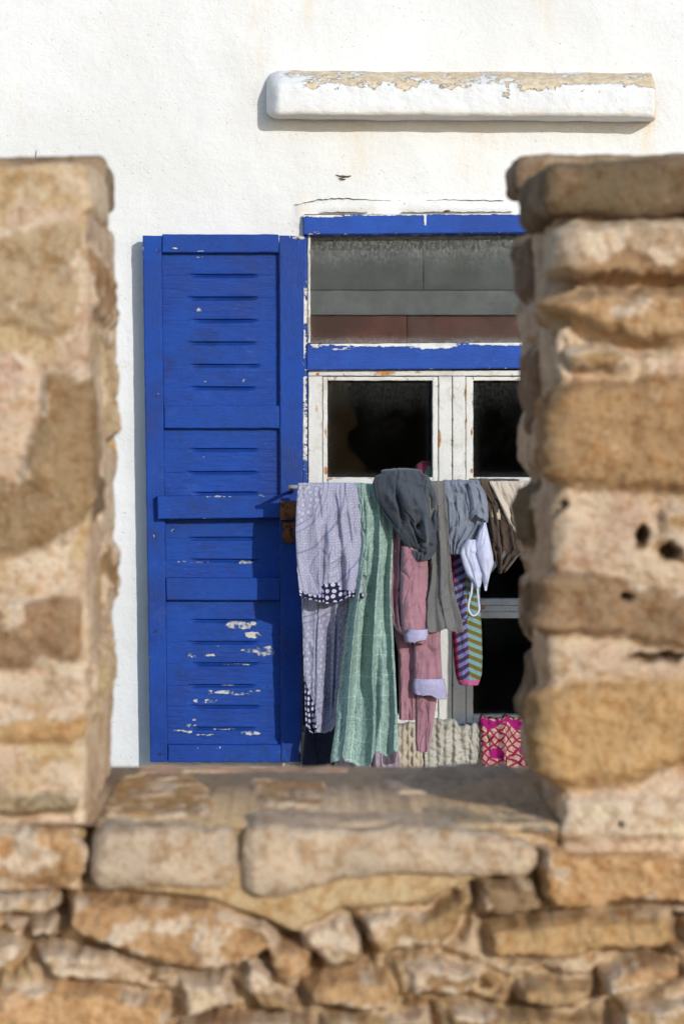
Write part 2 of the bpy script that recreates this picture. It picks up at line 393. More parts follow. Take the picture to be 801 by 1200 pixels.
def merlon(name, parent, side, xin, xout, z0, z1, front_tab, back_tab, stones, mortar, seed, res=.0028, mr=.006):
    """side=+1: the reveal is the right-hand face (left merlon); -1: the reveal is the left-hand face"""
    x0, x1 = min(xin, xout), max(xin, xout); T = DB-DF; r = .018
    pts = []   # x, y, nx, ny, s
    def seg(a, b, n, sa, sb, step):
        L = math.dist(a, b); k = max(2, int(L/step))
        for i in range(k):
            t = i/k; pts.append((a[0]+(b[0]-a[0])*t, a[1]+(b[1]-a[1])*t, n[0], n[1], sa+(sb-sa)*t))
    def arc(c, a0, a1, s):
        for i in range(8):
            t = i/8; a = a0+(a1-a0)*t; pts.append((c[0]+r*math.cos(a), c[1]+r*math.sin(a), math.cos(a), math.sin(a), s-r+t*2*r if True else s))
    W = x1-x0; h = math.pi/2
    # front -> right -> back -> left
    seg((x0+r, DF), (x1-r, DF), (0, -1), x0+r, x1-r, res); arc((x1-r, DF+r), -h, 0, x1)
    seg((x1, DF+r), (x1, DB-r), (1, 0), x1+r, x1+T-r, res*1.3 if side > 0 else .01); arc((x1-r, DB-r), 0, h, x1+T)
    seg((x1-r, DB), (x0+r, DB), (0, 1), x0-T-W, x0-T, .01); arc((x0+r, DB-r), h, 2*h, x0-T)
    seg((x0, DB-r), (x0, DF+r), (-1, 0), x0-T+r, x0-r, res*1.3 if side < 0 else .01); arc((x0+r, DF+r), 2*h, 3*h, x0)
    A = np.array(pts); nu = len(A); zs = np.arange(z0, z1, res); nv = len(zs)
    Xb = np.broadcast_to(A[:, 0], (nv, nu)); Yb = np.broadcast_to(A[:, 1], (nv, nu)); Z = np.broadcast_to(zs[:, None], (nv, nu))
    s = np.broadcast_to(A[:, 4], (nv, nu))
    ff = interp_px(front_tab, DF); fb = interp_px(back_tab, DB)
    t = np.clip((Yb-DF)/T, 0, 1)
    dx = (ff(Z)*(1-t)+fb(Z)*t)-xin
    dx = dx*sst(.16, .0, np.abs(Xb-xin))
    H, C = relief(s, Z, (Xb, Yb, Z), stones, mortar, seed, mort_rough=mr)
    X = Xb+A[:, 2]*H+dx; Yv = Yb+A[:, 3]*H
    V = np.stack([X.ravel(), Yv.ravel(), Z.ravel()], 1)
    Fc = gridfaces(nu, nv, True)
    # top cap: fan rows to centre
    top = V[(nv-1)*nu:].copy(); cen = top.mean(0)
    ring2 = top*0.0+cen
    V = np.vstack([V, ring2[:1]])
    ci = len(V)-1
    i = np.arange(nu); tri = np.stack([(nv-1)*nu+i, (nv-1)*nu+(i+1) % nu, np.full(nu, ci), np.full(nu, ci)], 1)
    Cc = np.vstack([C.reshape(-1, 3), C.reshape(-1, 3)[-1:]])
    me_faces = [tuple(f) for f in tri[:, :3]]
    o = mesh(name, V, Fc, STONE, parent, attrs={'Col': ('FLOAT_COLOR', Cc)})
    # closing triangles as an n-gon free second pass is unnecessary: capstones cover the top
    return o
def rock(name, parent, x0, x1, y0, y1, z0, z1, cols, seed, res=.004, rad=.02, amp=.006, shape=None, smear=.25):
    """displaced rounded block; cols: (main, second)"""
    c = np.array([(x0+x1)/2, (y0+y1)/2, (z0+z1)/2]); hs = np.array([(x1-x0)/2, (y1-y0)/2, (z1-z0)/2])
    Vs = []; Fs = []; off = 0
    for ax in range(3):
        a, b = [(1, 2), (2, 0), (0, 1)][ax]
        na = max(3, int(2*hs[a]/res)); nb = max(3, int(2*hs[b]/res))
        ga = np.sin(np.linspace(-1, 1, na)*math.pi/2*.7)/math.sin(math.pi/2*.7); gb = np.sin(np.linspace(-1, 1, nb)*math.pi/2*.7)/math.sin(math.pi/2*.7)
        for sg in (-1, 1):
            B, A_ = np.meshgrid(gb, ga, indexing='ij'); P = np.zeros((nb, na, 3)); P[..., ax] = sg*hs[ax]; P[..., a] = A_*hs[a]; P[..., b] = B*hs[b]
            f = gridfaces(na, nb)
            if sg < 0: f = f[:, ::-1]
            Vs.append(P.reshape(-1, 3)); Fs.append(f+off); off += na*nb
    P = np.vstack(Vs); Fc = np.vstack(Fs)
    rad = min(rad, hs.min()*.95)
    inner = np.clip(P, -(hs-rad), hs-rad); d = P-inner; L = np.linalg.norm(d, axis=1)[:, None]; N = d/(L+1e-9)
    flat = L[:, 0] < 1e-6
    P2 = inner+N*rad
    W = P2+c
    n = fbm(W[:, 0]*16+seed, W[:, 1]*16, W[:, 2]*16, 5, .58); nb_ = perlin(W[:, 0]*6+seed, W[:, 1]*6, W[:, 2]*6); n3 = fbm(W[:, 0]*70, W[:, 1]*70+seed, W[:, 2]*70, 3)
    W = W+N*(n*amp*1.8+nb_*amp*1.6+n3*amp*.35)[:, None]
    if shape: W = shape(W)
    k = sst(-.2, .35, fbm(W[:, 0]*9, W[:, 1]*9, W[:, 2]*14+seed, 4))[:, None]
    C = np.array(PAL[cols[0]])*(1-k)+np.array(PAL[cols[1]])*k
    q = sst(1-smear-.05, 1-smear+.05, .5+.9*fbm(W[:, 0]*12+9, W[:, 1]*12, W[:, 2]*18+seed, 4))[:, None]
    C = C*(1-q)+np.array(PAL['cream'])*.9*q; C = C*(1+.25*n[:, None])
    # weld the seams between the six sides
    key = np.round(P2*20000).astype(int); _, idx, inv = np.unique(key, axis=0, return_index=True, return_inverse=True)
    inv = inv.ravel(); Fc = inv[Fc]
    ok = np.array([len(set(f)) == 4 for f in Fc]); Fc = Fc[ok]
    return mesh(name, W[idx], Fc, STONE, parent, attrs={'Col': ('FLOAT_COLOR', C[idx])})

PAR = empty('stone_parapet', (0, DF, 0), label='rough sandstone rampart wall with a square gap between two merlons, blurred in the foreground', cat='wall')
# ---- left merlon
Ls = [S([(-400,262),(95,262),(100,300),(94,385),(62,400),(20,382),(-60,380),(-400,390)], 'grey', smear=.22, h=.006, r=.004),
      S([(52,440),(125,432),(160,470),(160,560),(112,600),(82,635),(20,652),(-300,655),(-300,560),(20,560),(40,500)], 'brown', smear=.18, h=.008, r=.005, gap=.004),
      S([(-300,702),(20,700),(96,697),(103,735),(98,778),(10,786),(-300,790)], 'brown', smear=.25, h=.008, r=.006, gap=.006),
      S([(-300,838),(60,834),(118,838),(118,868),(50,872),(-300,870)], 'ochre', smear=.3, h=.007, r=.005, gap=.004),
      S([(-300,926),(10,930),(102,928),(104,952),(30,960),(-300,958)], 'grey', smear=.2, h=.009, gap=.006),
      S([(-300,968),(90,965),(118,985),(116,1022),(84,1040),(-300,1042)], 'orange', smear=.42, h=.016, b=.02, gap=.012),
      S([(20,410),(40,415),(30,470),(-100,480),(-100,415)], 'pink', smear=.4, h=.004),
      S([(60,780),(110,776),(112,806),(50,812)], 'pink', smear=.4, h=.004),
      # stones on the reveal (s runs on past the corner)
      S([(130,285),(420,290),(560,300),(560,372),(300,370),(150,365)], 'brown', smear=.3, h=.004, gap=.01),
      S([(330,400),(580,405),(590,520),(400,515),(340,480)], 'yellow', smear=.1, h=.004, gap=.014),
      S([(150,560),(300,560),(330,610),(180,620)], 'umber', smear=.1, h=.004, gap=.01),
      S([(300,640),(590,650),(590,740),(350,745)], 'brown', smear=.4, h=.004, gap=.008),
      S([(180,780),(560,775),(560,850),(200,860)], 'yellow', smear=.35, h=.004, gap=.008)]
merlon('merlon', PAR, 1, float(PX(105, DF)), -.78, float(PZ(1043, DF)), float(PZ(238, DF)),
       [(190,106),(250,104),(300,106),(400,104),(500,106),(600,107),(700,104),(800,104),(900,101),(960,98),(1000,99),(1043,97)],
       [(230,135),(300,135),(340,136),(372,139),(420,137),(500,137),(548,138),(566,133),(585,136),(640,136),(700,134),(800,133),(893,131),(990,131)],
       Ls, ('cream', 'pink', 'yellow'), 2., mr=.004)
# ---- right merlon
Rs = [S([(672,256),(900,250),(1500,250),(1500,329),(800,330),(668,328),(560,326),(500,310),(500,270),(600,262)], 'pink', smear=.55, h=.020, b=.016, gap=.022, r=.005),
      S([(672,304),(720,298),(760,306),(800,294),(900,300),(1500,300),(1500,328),(800,328),(668,327)], 'brown', smear=.1, h=.019, b=.012, gap=0, r=.005),
      S([(652,338),(820,334),(1500,334),(1500,405),(800,405),(742,406),(700,390),(655,374),(560,380),(540,345)], 'ochre', smear=.18, h=.026, b=.02, gap=.024, r=.008),
      S([(652,408),(700,402),(745,414),(740,436),(700,440),(660,438)], 'ochre', smear=.4, h=.014, gap=.012),
      S([(652,448),(740,444),(900,428),(1500,430),(1500,578),(800,578),(655,572),(560,560),(560,460)], 'brown', smear=.10, h=.018, b=.018, gap=.006, r=.007),
      S([(775,596),(1500,596),(1500,660),(800,655),(770,640)], 'ochre', smear=.3, h=.008, gap=.012),
      S([(642,672),(700,668),(801,692),(1500,694),(1500,762),(800,762),(740,748),(645,746),(560,740),(560,680)], 'brown', smear=.08, h=.014, gap=.006, r=.007),
      S([(640,800),(700,796),(801,794),(1500,794),(1500,900),(800,898),(745,920),(645,926),(560,920),(560,810)], 'ochre', smear=.10, h=.018, b=.02, gap=.006, r=.007),
      S([(655,932),(1500,928),(1500,985),(640,985)], 'cream', smear=.5, h=.010, gap=.002, r=.004),
      # reveal side, s < corner
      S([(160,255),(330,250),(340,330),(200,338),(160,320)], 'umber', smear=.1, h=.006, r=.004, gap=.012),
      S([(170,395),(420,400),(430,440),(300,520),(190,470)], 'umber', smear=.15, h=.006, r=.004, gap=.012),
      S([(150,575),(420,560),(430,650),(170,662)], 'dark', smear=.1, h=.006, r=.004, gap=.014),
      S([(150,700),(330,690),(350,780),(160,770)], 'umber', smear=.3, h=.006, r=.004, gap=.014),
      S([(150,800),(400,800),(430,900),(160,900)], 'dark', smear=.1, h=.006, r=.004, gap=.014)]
for (hx, hy, hw, hh) in ((752,628,9,13),(788,645,13,9),(735,697,7,6),(650,592,14,5),(770,770,34,6),(722,966,4,3),(640,600,8,4)):
    a = [(hx+hw*math.cos(t), hy+hh*math.sin(t)*(1+.2*math.sin(3*t))) for t in np.linspace(0, 2*math.pi, 9)[:-1]]
    Rs.append(S(a, 'umber', smear=0, h=-.045, b=.006, r=.002))
merlon('merlon', PAR, -1, float(PX(650, DF)), .315+.75, float(PZ(1000, DF)), float(PZ(244, DF)),
       [(190,660),(250,668),(300,668),(330,660),(400,650),(450,655),(560,652),(640,646),(740,640),(860,638),(900,646),(925,654),(985,656),(1000,656)],
       [(230,604),(262,598),(290,597),(312,602),(400,605),(450,609),(482,612),(505,605),(540,608),(562,617),(590,601),(640,607),(670,613),(740,611),(768,619),(790,620),(815,606),(880,608),(900,620),(985,626)],
       Rs, ('pale', 'cream', 'pink'), 5.)
# ---- base wall front
Bs = []
vis = [
 ([(72,1052),(130,1048),(250,1060),(322,1088),(332,1118),(262,1136),(200,1136),(140,1112),(76,1094)], 'orange', .3),
 ([(-300,1048),(64,1044),(72,1068),(20,1072),(-300,1074)], 'orange', .5),
 ([(26,1078),(68,1082),(62,1102),(30,1098)], 'ochre', .2),
 ([(-300,1094),(24,1098),(30,1122),(14,1140),(-300,1142)], 'ochre', .4),
 ([(40,1108),(120,1118),(142,1140),(120,1152),(60,1146)], 'grey', .5),
 ([(-300,1166),(88,1154),(196,1172),(200,1240),(-300,1240)], 'orange', .15),
 ([(205,1146),(268,1146),(276,1180),(215,1196)], 'cream', .5),
 ([(345,1086),(400,1072),(428,1100),(428,1134),(380,1130),(352,1118)], 'brown', .4),
 ([(312,1112),(345,1104),(368,1120),(362,1146),(322,1150)], 'ochre', .15),
 ([(420,1074),(470,1066),(500,1072),(548,1036),(552,1056),(532,1100),(440,1126),(428,1100)], 'orange', .35),
 ([(286,1126),(312,1130),(322,1160),(354,1172),(350,1190),(300,1184),(284,1160)], 'brown', .2),
 ([(358,1148),(400,1140),(456,1142),(464,1172),(440,1184),(364,1182)], 'ochre', .2),
 ([(556,1034),(626,1030),(640,1062),(620,1074),(562,1074)], 'brown', .25),
 ([(566,1084),(640,1078),(776,1074),(790,1098),(770,1112),(640,1126),(568,1120)], 'ochre', .2),
 ([(474,1130),(520,1122),(566,1138),(548,1168),(484,1166)], 'brown', .35),
 ([(604,1152),(640,1146),(694,1152),(696,1174),(650,1182),(608,1176)], 'orange', .15),
 ([(704,1140),(760,1120),(794,1124),(796,1142),(750,1160),(706,1172)], 'ochre', .3),
 ([(524,1180),(600,1186),(712,1190),(710,1230),(520,1230)], 'brown', .3),
 ([(380,1192),(500,1186),(510,1230),(380,1230)], 'orange', .3),
 ([(208,1202),(280,1190),(370,1196),(372,1236),(208,1236)], 'brown', .3),
 ([(722,1176),(900,1160),(900,1230),(724,1230)], 'ochre', .4),
 ([(800,1080),(1000,1075),(1000,1120),(808,1118)], 'ochre', .3),
 ([(630,992),(700,994),(801,1000),(1100,998),(1100,1058),(801,1056),(700,1062),(650,1064),(634,1044)], 'orange', .10),
]
for P, c, sm in vis:
    big = P[0][0] == 630
    Bs.append(S(P, c, smear=sm, h=.030 if big else .017, b=.009, gap=.034 if not big else .026, gw=.007, r=.008))
rr = random.Random(3)
_pre = []
for _ in range(420):      # small filling stones between the large ones
    a, b_ = rr.uniform(-300, 1000), rr.uniform(1050, 1236)
    rx, ry = rr.uniform(9, 26), rr.uniform(7, 15)
    if 100 < a < 520 and b_ < 1095: continue
    if any(min(p[0] for p in P)-rx*.6 < a < max(p[0] for p in P)+rx*.6 and min(p[1] for p in P)-ry*.5 < b_ < max(p[1] for p in P)+ry*.5 for P, c, sm in vis) : continue
    if any(abs(a-q[0]) < rx+q[2] and abs(b_-q[1]) < ry+q[3] for q in _pre): continue
    _pre.append((a, b_, rx, ry)); k = rr.random()*6
    Bs.insert(0, S([(a+rx*math.cos(t)*(1+.2*math.sin(2*t+k)), b_+ry*math.sin(t)*(1+.2*math.sin(3*t+k))) for t in np.linspace(0, 2*math.pi, 8)[:-1]], rr.choice(['brown', 'ochre', 'orange', 'cream']), smear=.25, h=.013, b=.008, gap=.016, gw=.006, r=.006))
z = 1240
while z < 1760:
    hgt = rr.uniform(38, 70); x = -1200+rr.uniform(0, 60)
    while x < 2300:
        w = rr.uniform(60, 170); j = lambda: rr.uniform(-6, 6)
        Bs.append(S([(x+5+j(), z+5+j()), (x+w/2, z+2+j()), (x+w-5+j(), z+5+j()), (x+w-3, z+hgt/2), (x+w-5+j(), z+hgt-5+j()), (x+w/2, z+hgt-3+j()), (x+5+j(), z+hgt-5+j())],
                    rr.choice(['brown', 'ochre', 'orange', 'yellow']), smear=rr.uniform(.1, .45), h=.024, b=.018, gap=.028, gw=.011, r=.007))
        x += w+6
    z += hgt+4
for (za, zb) in ((1056, 1118), (1122, 1236)):      # outside the frame, both sides
    for side in ((-1200, -310), (1006, 2300)):
        x = side[0]
        while x < side[1]:
            w = rr.uniform(70, 160); Bs.append(S([(x, za+3), (x+w-8, za), (x+w-6, zb-4), (x+3, zb-6)], rr.choice(['brown', 'ochre', 'orange']), smear=.3, h=.024, b=.018, gap=.028, r=.007)); x += w
xs = np.concatenate([np.arange(-1.5, -.37, .008), np.arange(-.37, .50, .0026), np.arange(.50, 1.9, .008)])
zt = float(PZ(966, DF)); zs = np.concatenate([np.arange(-.02, 1.0, .008), np.arange(1.0, zt, .0026)])
X, Z = np.meshgrid(xs, zs)
H, C = relief(X, Z, (X, X*0+DF, Z), Bs, ('pale', 'yellow', 'brown'), 9., mort_rough=.011, warp=.007)
# smooth yellowish bedding mortar under the slabs
bed = sst(0, .012, -poly_sdf(X, Z, fpx([(105,1000),(285,1000),(620,1000),(570,1034),(480,1066),(400,1070),(345,1100),(300,1080),(240,1058),(120,1046)])))
H = H*(1-bed)+(.010+.004*fbm(X*20, Z*20, 3., 4))*bed
C = C*(1-bed[..., None])+np.array(PAL['yellow'])*bed[..., None]
push = ((X < PX(112, DF)) & (Z > PZ(1038, DF))) | ((X > PX(655, DF)) & (Z > PZ(996, DF)))
H = np.where(push, -.05, H)
# upper rows run back as the top bed of the wall
V = np.stack([X.ravel(), (DF-H).ravel(), Z.ravel()], 1)
nu, nv = len(xs), len(zs); Fc = gridfaces(nu, nv)
bk = np.stack([xs, np.full(nu, DB), np.full(nu, zt)], 1); bk2 = bk.copy(); bk2[:, 2] = -.02
V = np.vstack([V, bk, bk2]); b0 = nv*nu; i = np.arange(nu-1)
Fc = np.vstack([Fc, np.stack([(nv-1)*nu+i, (nv-1)*nu+i+1, b0+i+1, b0+i], 1), np.stack([b0+i, b0+i+1, b0+nu+i+1, b0+nu+i], 1), np.array([[0, (nv-1)*nu, b0, b0+nu], [nu-1, b0+2*nu-1, b0+nu-1, nv*nu-1]])])
Cc = np.vstack([C.reshape(-1, 3), np.tile(PAL['pale'], (2*nu, 1))])
mesh('base_wall', V, Fc, STONE, PAR, attrs={'Col': ('FLOAT_COLOR', Cc)})
# ---- the floor of the gap: flat stones set in grey-pink mortar
xs = np.arange(-.30, .42, .003); ys = np.arange(DF-.01, DB+.012, .003); X, Y = np.meshgrid(xs, ys)
def tp(P):  # photo pixels on the plane of the gap floor
    r = []
    for x, y in P:
        d = (CAMZ-zt)*F/(y-HY); r.append(((x-CX)*d/F, d+CAMY))
    return r
Ts = [dict(p=tp([(118,938),(140,910),(235,912),(255,940),(240,958),(120,960)]), c='ochre', h=.006, b=.012, r=.003, smear=.3, gap=.005),
      dict(p=tp([(290,915),(385,916),(396,935),(370,946),(302,946)]), c='ochre', h=.005, b=.012, r=.003, smear=.25, gap=.005),
      dict(p=tp([(430,900),(600,898),(620,925),(460,932)]), c='slab', h=.005, b=.012, r=.004, smear=.2, gap=.004),
      dict(p=tp([(150,898),(420,898),(410,906),(160,907)]), c='pink', h=.006, b=.012, r=.003, smear=.2, gap=.004),
      dict(p=tp([(480,942),(630,940),(650,968),(500,962)]), c='slab', h=.004, b=.012, r=.004, smear=.2, gap=.004)]
H, C = relief(X, Y, (X, Y, X*0), Ts, ('pink', 'ochre', 'slab'), 13., mort_rough=.0022)
Zt = zt-.004+H+.006*perlin(X*5, Y*5, 2.)
edge = sst(.03, 0, DB+.012-Y); Zt = Zt-.02*edge**2
mesh('gap_floor', np.stack([X.ravel(), Y.ravel(), Zt.ravel()], 1), gridfaces(len(xs), len(ys)), STONE, PAR, attrs={'Col': ('FLOAT_COLOR', C.reshape(-1, 3))})
# back skirt under the floor edge is the base wall itself
def shp1(W):
    return W
rock('sill_slab', PAR, float(PX(113, DF)), float(PX(279, DF)), DF-.028, DF+.085, float(PZ(1036, DF)), zt+.001, ('slab', 'pale'), 3., rad=.020, amp=.0045, smear=.3)
def shp2(W):
    x = W[:, 0]; t = sst(float(PX(480, DF)), float(PX(285, DF)), x); W = W.copy()
    low = W[:, 2] < zt-.045
    W[:, 2] -= np.where(low, .022*t, 0); tr = sst(float(PX(520, DF)), float(PX(628, DF)), x)
    W[:, 2] -= .022*tr*sst(zt-.05, zt, W[:, 2]); W[:, 1] += .02*tr*0
    return W
rock('sill_slab', PAR, float(PX(285, DF)), float(PX(626, DF)), DF-.034, DF+.10, float(PZ(1026, DF)), zt+.003, ('slab', 'pale'), 8., rad=.020, amp=.005, shape=shp2, smear=.22)
# ---- capstones
rock('capstone', PAR, -.80, float(PX(107, DF)), DF+.001, DF+.33, float(PZ(247, DF)), float(PZ(189, DF)), ('cream', 'yellow'), 1., rad=.012, amp=.005, smear=.4)
rock('capstone', PAR, -.45, float(PX(134.5, DB)), DF+.33, DB+.004, float(PZ(250, DB)), float(PZ(199, DB)), ('grey', 'umber'), 4., rad=.012, amp=.003, smear=.05)
rock('capstone', PAR, float(PX(632, DF)), 1.10, DF-.02, DF+.30, float(PZ(252, DF)), float(PZ(188, DF)), ('dark', 'umber'), 6., rad=.018, amp=.005, smear=.03)
rock('capstone', PAR, float(PX(592, DB)), .70, DF+.36, DB+.01, float(PZ(236, DB)), float(PZ(195, DB)), ('umber', 'grey'), 12., rad=.014, amp=.004, smear=.04)
# ------------------------------------------------------------------ the white house
HOUSE = empty('white_house', (0, 0, 0), label='white plastered house wall with a peeling blue shuttered window behind the stone gap', cat='house')
# opening in the wall
OX0, OX1 = float(PX(356, 0)), float(PX(701, 0)); OZ0, OZ1 = float(PZ(856, 0)), float(PZ(251, 0))
def lines(a, b, c, d, fine, coarse, extra):
    q = np.concatenate([np.arange(a, b, coarse), np.arange(b, c, fine), np.arange(c, d+1e-6, coarse), extra, [a, d]])
    q = np.unique(np.round(q, 5)); keep = [q[0]]
    for v in q[1:]:
        if v-keep[-1] > .002 or v in np.round(extra, 5):
            if v-keep[-1] <= .002 and keep[-1] not in np.round(extra, 5): keep[-1] = v
            else: keep.append(v)
    return np.array(keep)
xs = lines(-5, -1.1, 1.3, 6, .012, .15, np.array([OX0, OX1])); zs = lines(0, .55, 3.2, 5, .012, .15, np.array([OZ0, OZ1]))
X, Z = np.meshgrid(xs, zs)
n = fbm(X*3, Z*3, .5, 4)*.005+fbm(X*16, Z*16, 2.5, 4)*.0022
rim = np.maximum(0, np.maximum(np.maximum(OX0-X, X-OX1), np.maximum(OZ0-Z, Z-OZ1)))
# plaster band left proud above the lintel, feathered at its upper edge
bd = poly_sdf(X, Z, [(float(PX(a, 0)), float(PZ(b, 0))) for a, b in ((345,262),(350,240),(400,236),(480,234),(560,236),(640,236),(720,240),(720,262))])
Yv = -(n+.010*sst(.006, -.006, bd+.004*fbm(X*25, Z*25, 8., 3)))
Yv = Yv*sst(0, .02, rim)+(-.003)*(1-sst(0, .02, rim))
def W0(x, y): return float(PX(x, 0)), float(PZ(y, 0))
st = np.zeros(X.shape)
def drip(x, y0, y1, w, a):
    cx, za = W0(x, y0); _, zb = W0(x, y1); ww = w/400
    return a*np.exp(-((X-cx-.006*perlin(Z*9, x, 0.))/ww)**2)*sst(zb-.02, za+.0, Z)*(Z < za+.02) if False else a*np.exp(-((X-cx-.006*perlin(Z*9, x*.1, 0.))/ww)**2)*sst(zb-.03, (za+zb)/2, Z)*sst(za+.02, za-.01, Z)
for a in ((362,-200,70,6,.8),(757,100,190,10,.8),(300,-200,200,22,.25),(640,-100,60,14,.3),(420,140,235,16,.25),(560,145,235,25,.2),(22,100,190,6,.2),(352,225,262,9,.35),(135,-300,150,8,.12),(745,-200,80,6,.25)):
    st = np.maximum(st, drip(*a))
nx, nz = len(xs), len(zs); Fc = gridfaces(nx, nz)
cxm = (X.ravel()[Fc[:, 0]]+X.ravel()[Fc[:, 1]])/2; czm = (Z.ravel()[Fc[:, 0]]+Z.ravel()[Fc[:, 2]])/2
Fc = Fc[~((cxm > OX0) & (cxm < OX1) & (czm > OZ0) & (czm < OZ1))]
V = np.stack([X.ravel(), Yv.ravel(), Z.ravel()], 1)
mesh('wall', V, Fc, PLASTER, HOUSE, attrs={'stain': ('FLOAT', st.ravel()), 'peel': ('FLOAT', st.ravel()*0-5)})
# reveals, side walls, roof, inside of the room
b = []
t_ = .26
b.append(([(OX0,-.004,OZ0),(OX0,t_,OZ0),(OX0,t_,OZ1),(OX0,-.004,OZ1)], [(0,1,2,3)])); b.append(([(OX1,-.004,OZ0),(OX1,t_,OZ0),(OX1,t_,OZ1),(OX1,-.004,OZ1)], [(3,2,1,0)]))
b.append(([(OX0,-.004,OZ1),(OX1,-.004,OZ1),(OX1,t_,OZ1),(OX0,t_,OZ1)], [(0,1,2,3)])); b.append(([(OX0,-.004,OZ0),(OX1,-.004,OZ0),(OX1,t_,OZ0),(OX0,t_,OZ0)], [(3,2,1,0)]))
V, Fc = merge(b); mesh('window_reveal', V, Fc, PLASTER, HOUSE, smooth=False)
V, Fc = merge([box(-5.0, -4.75, .02, 5, 0, 5), box(5.75, 6.0, .02, 5, 0, 5), box(-4.75, 5.75, 4.75, 5, 0, 5)])
mesh('side_wall', V, Fc, PLASTER, HOUSE, smooth=False)
V, Fc = box(-5.1, 6.1, -.06, 5.1, 5.003, 5.2); mesh('roof', V, Fc, PLASTER, HOUSE, smooth=False)
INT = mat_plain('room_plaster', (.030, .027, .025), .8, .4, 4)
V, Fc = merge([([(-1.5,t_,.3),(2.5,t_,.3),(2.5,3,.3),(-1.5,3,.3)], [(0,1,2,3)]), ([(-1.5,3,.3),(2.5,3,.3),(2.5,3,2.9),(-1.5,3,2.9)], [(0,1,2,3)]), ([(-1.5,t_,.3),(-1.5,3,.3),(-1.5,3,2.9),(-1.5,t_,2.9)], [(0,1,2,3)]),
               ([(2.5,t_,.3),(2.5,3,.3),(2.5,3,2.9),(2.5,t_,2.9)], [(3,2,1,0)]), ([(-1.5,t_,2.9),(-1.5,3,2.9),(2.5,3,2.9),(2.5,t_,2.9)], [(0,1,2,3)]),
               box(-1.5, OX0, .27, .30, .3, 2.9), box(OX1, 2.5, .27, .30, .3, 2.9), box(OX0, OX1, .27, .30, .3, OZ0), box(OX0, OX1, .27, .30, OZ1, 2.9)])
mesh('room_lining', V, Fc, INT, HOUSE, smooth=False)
# plaster ledge above the window
def ledge():
    # oblong plan, profile drawn over the height; nu round the ends, nv down the profile
    x0, z1 = W0(312, 84); x1, z0 = W0(763, 141); prof = []
    D = .135; hz = z1-z0
    prof = [(0, z1+.004), (.02, z1+.002), (.06, z1-.012), (.10, z1-.030), (D-.004, z1-.052), (D, z1-.062), (D+.002, z0+.03), (D, z0+.010), (D-.008, z0+.002), (D-.03, z0), (.02, z0+.002), (0, z0+.003)]
    pr = []
    for a, c in zip(prof[:-1], prof[1:]):
        k = max(2, int(math.dist(a, c)/.004))
        for i in range(k): pr.append((a[0]+(c[0]-a[0])*i/k, a[1]+(c[1]-a[1])*i/k))
    pr.append(prof[-1]); pr = np.array(pr)
    xs = np.concatenate([x0+(1-np.cos(np.linspace(0, math.pi/2, 26)))*.07, np.arange(x0+.075, x1-.02, .005), x1-.016+np.sin(np.linspace(0, math.pi/2, 10))*.016])
    el = np.clip((xs-x0)/.045, 0, 1); er = np.clip((x1-xs)/.016, 0, 1)
    sc = np.sqrt(np.maximum(0, 1-(1-el)**2))*.92+.08*(el > 0); sc = np.minimum(sc, np.sqrt(np.maximum(0.0, 1-(1-er)**2))*.5+.5)
    zc = (z0+z1)/2+.004
    X = np.broadcast_to(xs, (len(pr), len(xs))); Yd = pr[:, :1]*sc[None, :]; sz = (.62+.38*np.sqrt(np.maximum(0, 1-(1-el)**2)))
    tilt = -.006*(xs-x0)/(x1-x0)
    Zz = zc+(pr[:, 1:]-zc)*sz[None, :]+tilt[None, :]
    n = fbm(X*20, Yd*20, Zz*20, 4)
    Y = -Yd-n*.006*(Yd > .01)+.012; Zz = Zz+fbm(X*9, Yd*9, 3., 3)*.006
    # exposed undercoat along the sloping top
    hb = (Zz-z0)/hz; pe = sst(.30, .75, hb)*.62+.04+.75*fbm(X*8, Zz*18, 4., 4); pe *= sst(.0, .05, X-x0-.03)
    pe = np.where(hb < .3, -1, pe)
    stn = .35*sst(.2, .0, hb)+.5*sst(.03, 0, x1-X)
    V = np.stack([X.ravel(), Y.ravel(), Zz.ravel()], 1); f = gridfaces(len(xs), len(pr))
    n0 = len(V); ends = []
    o = mesh('window_ledge', V, f, PLASTER, HOUSE, attrs={'peel': ('FLOAT', pe.ravel()), 'stain': ('FLOAT', stn.ravel())}, label='long plaster ledge with its top coat peeling to tan')
ledge()
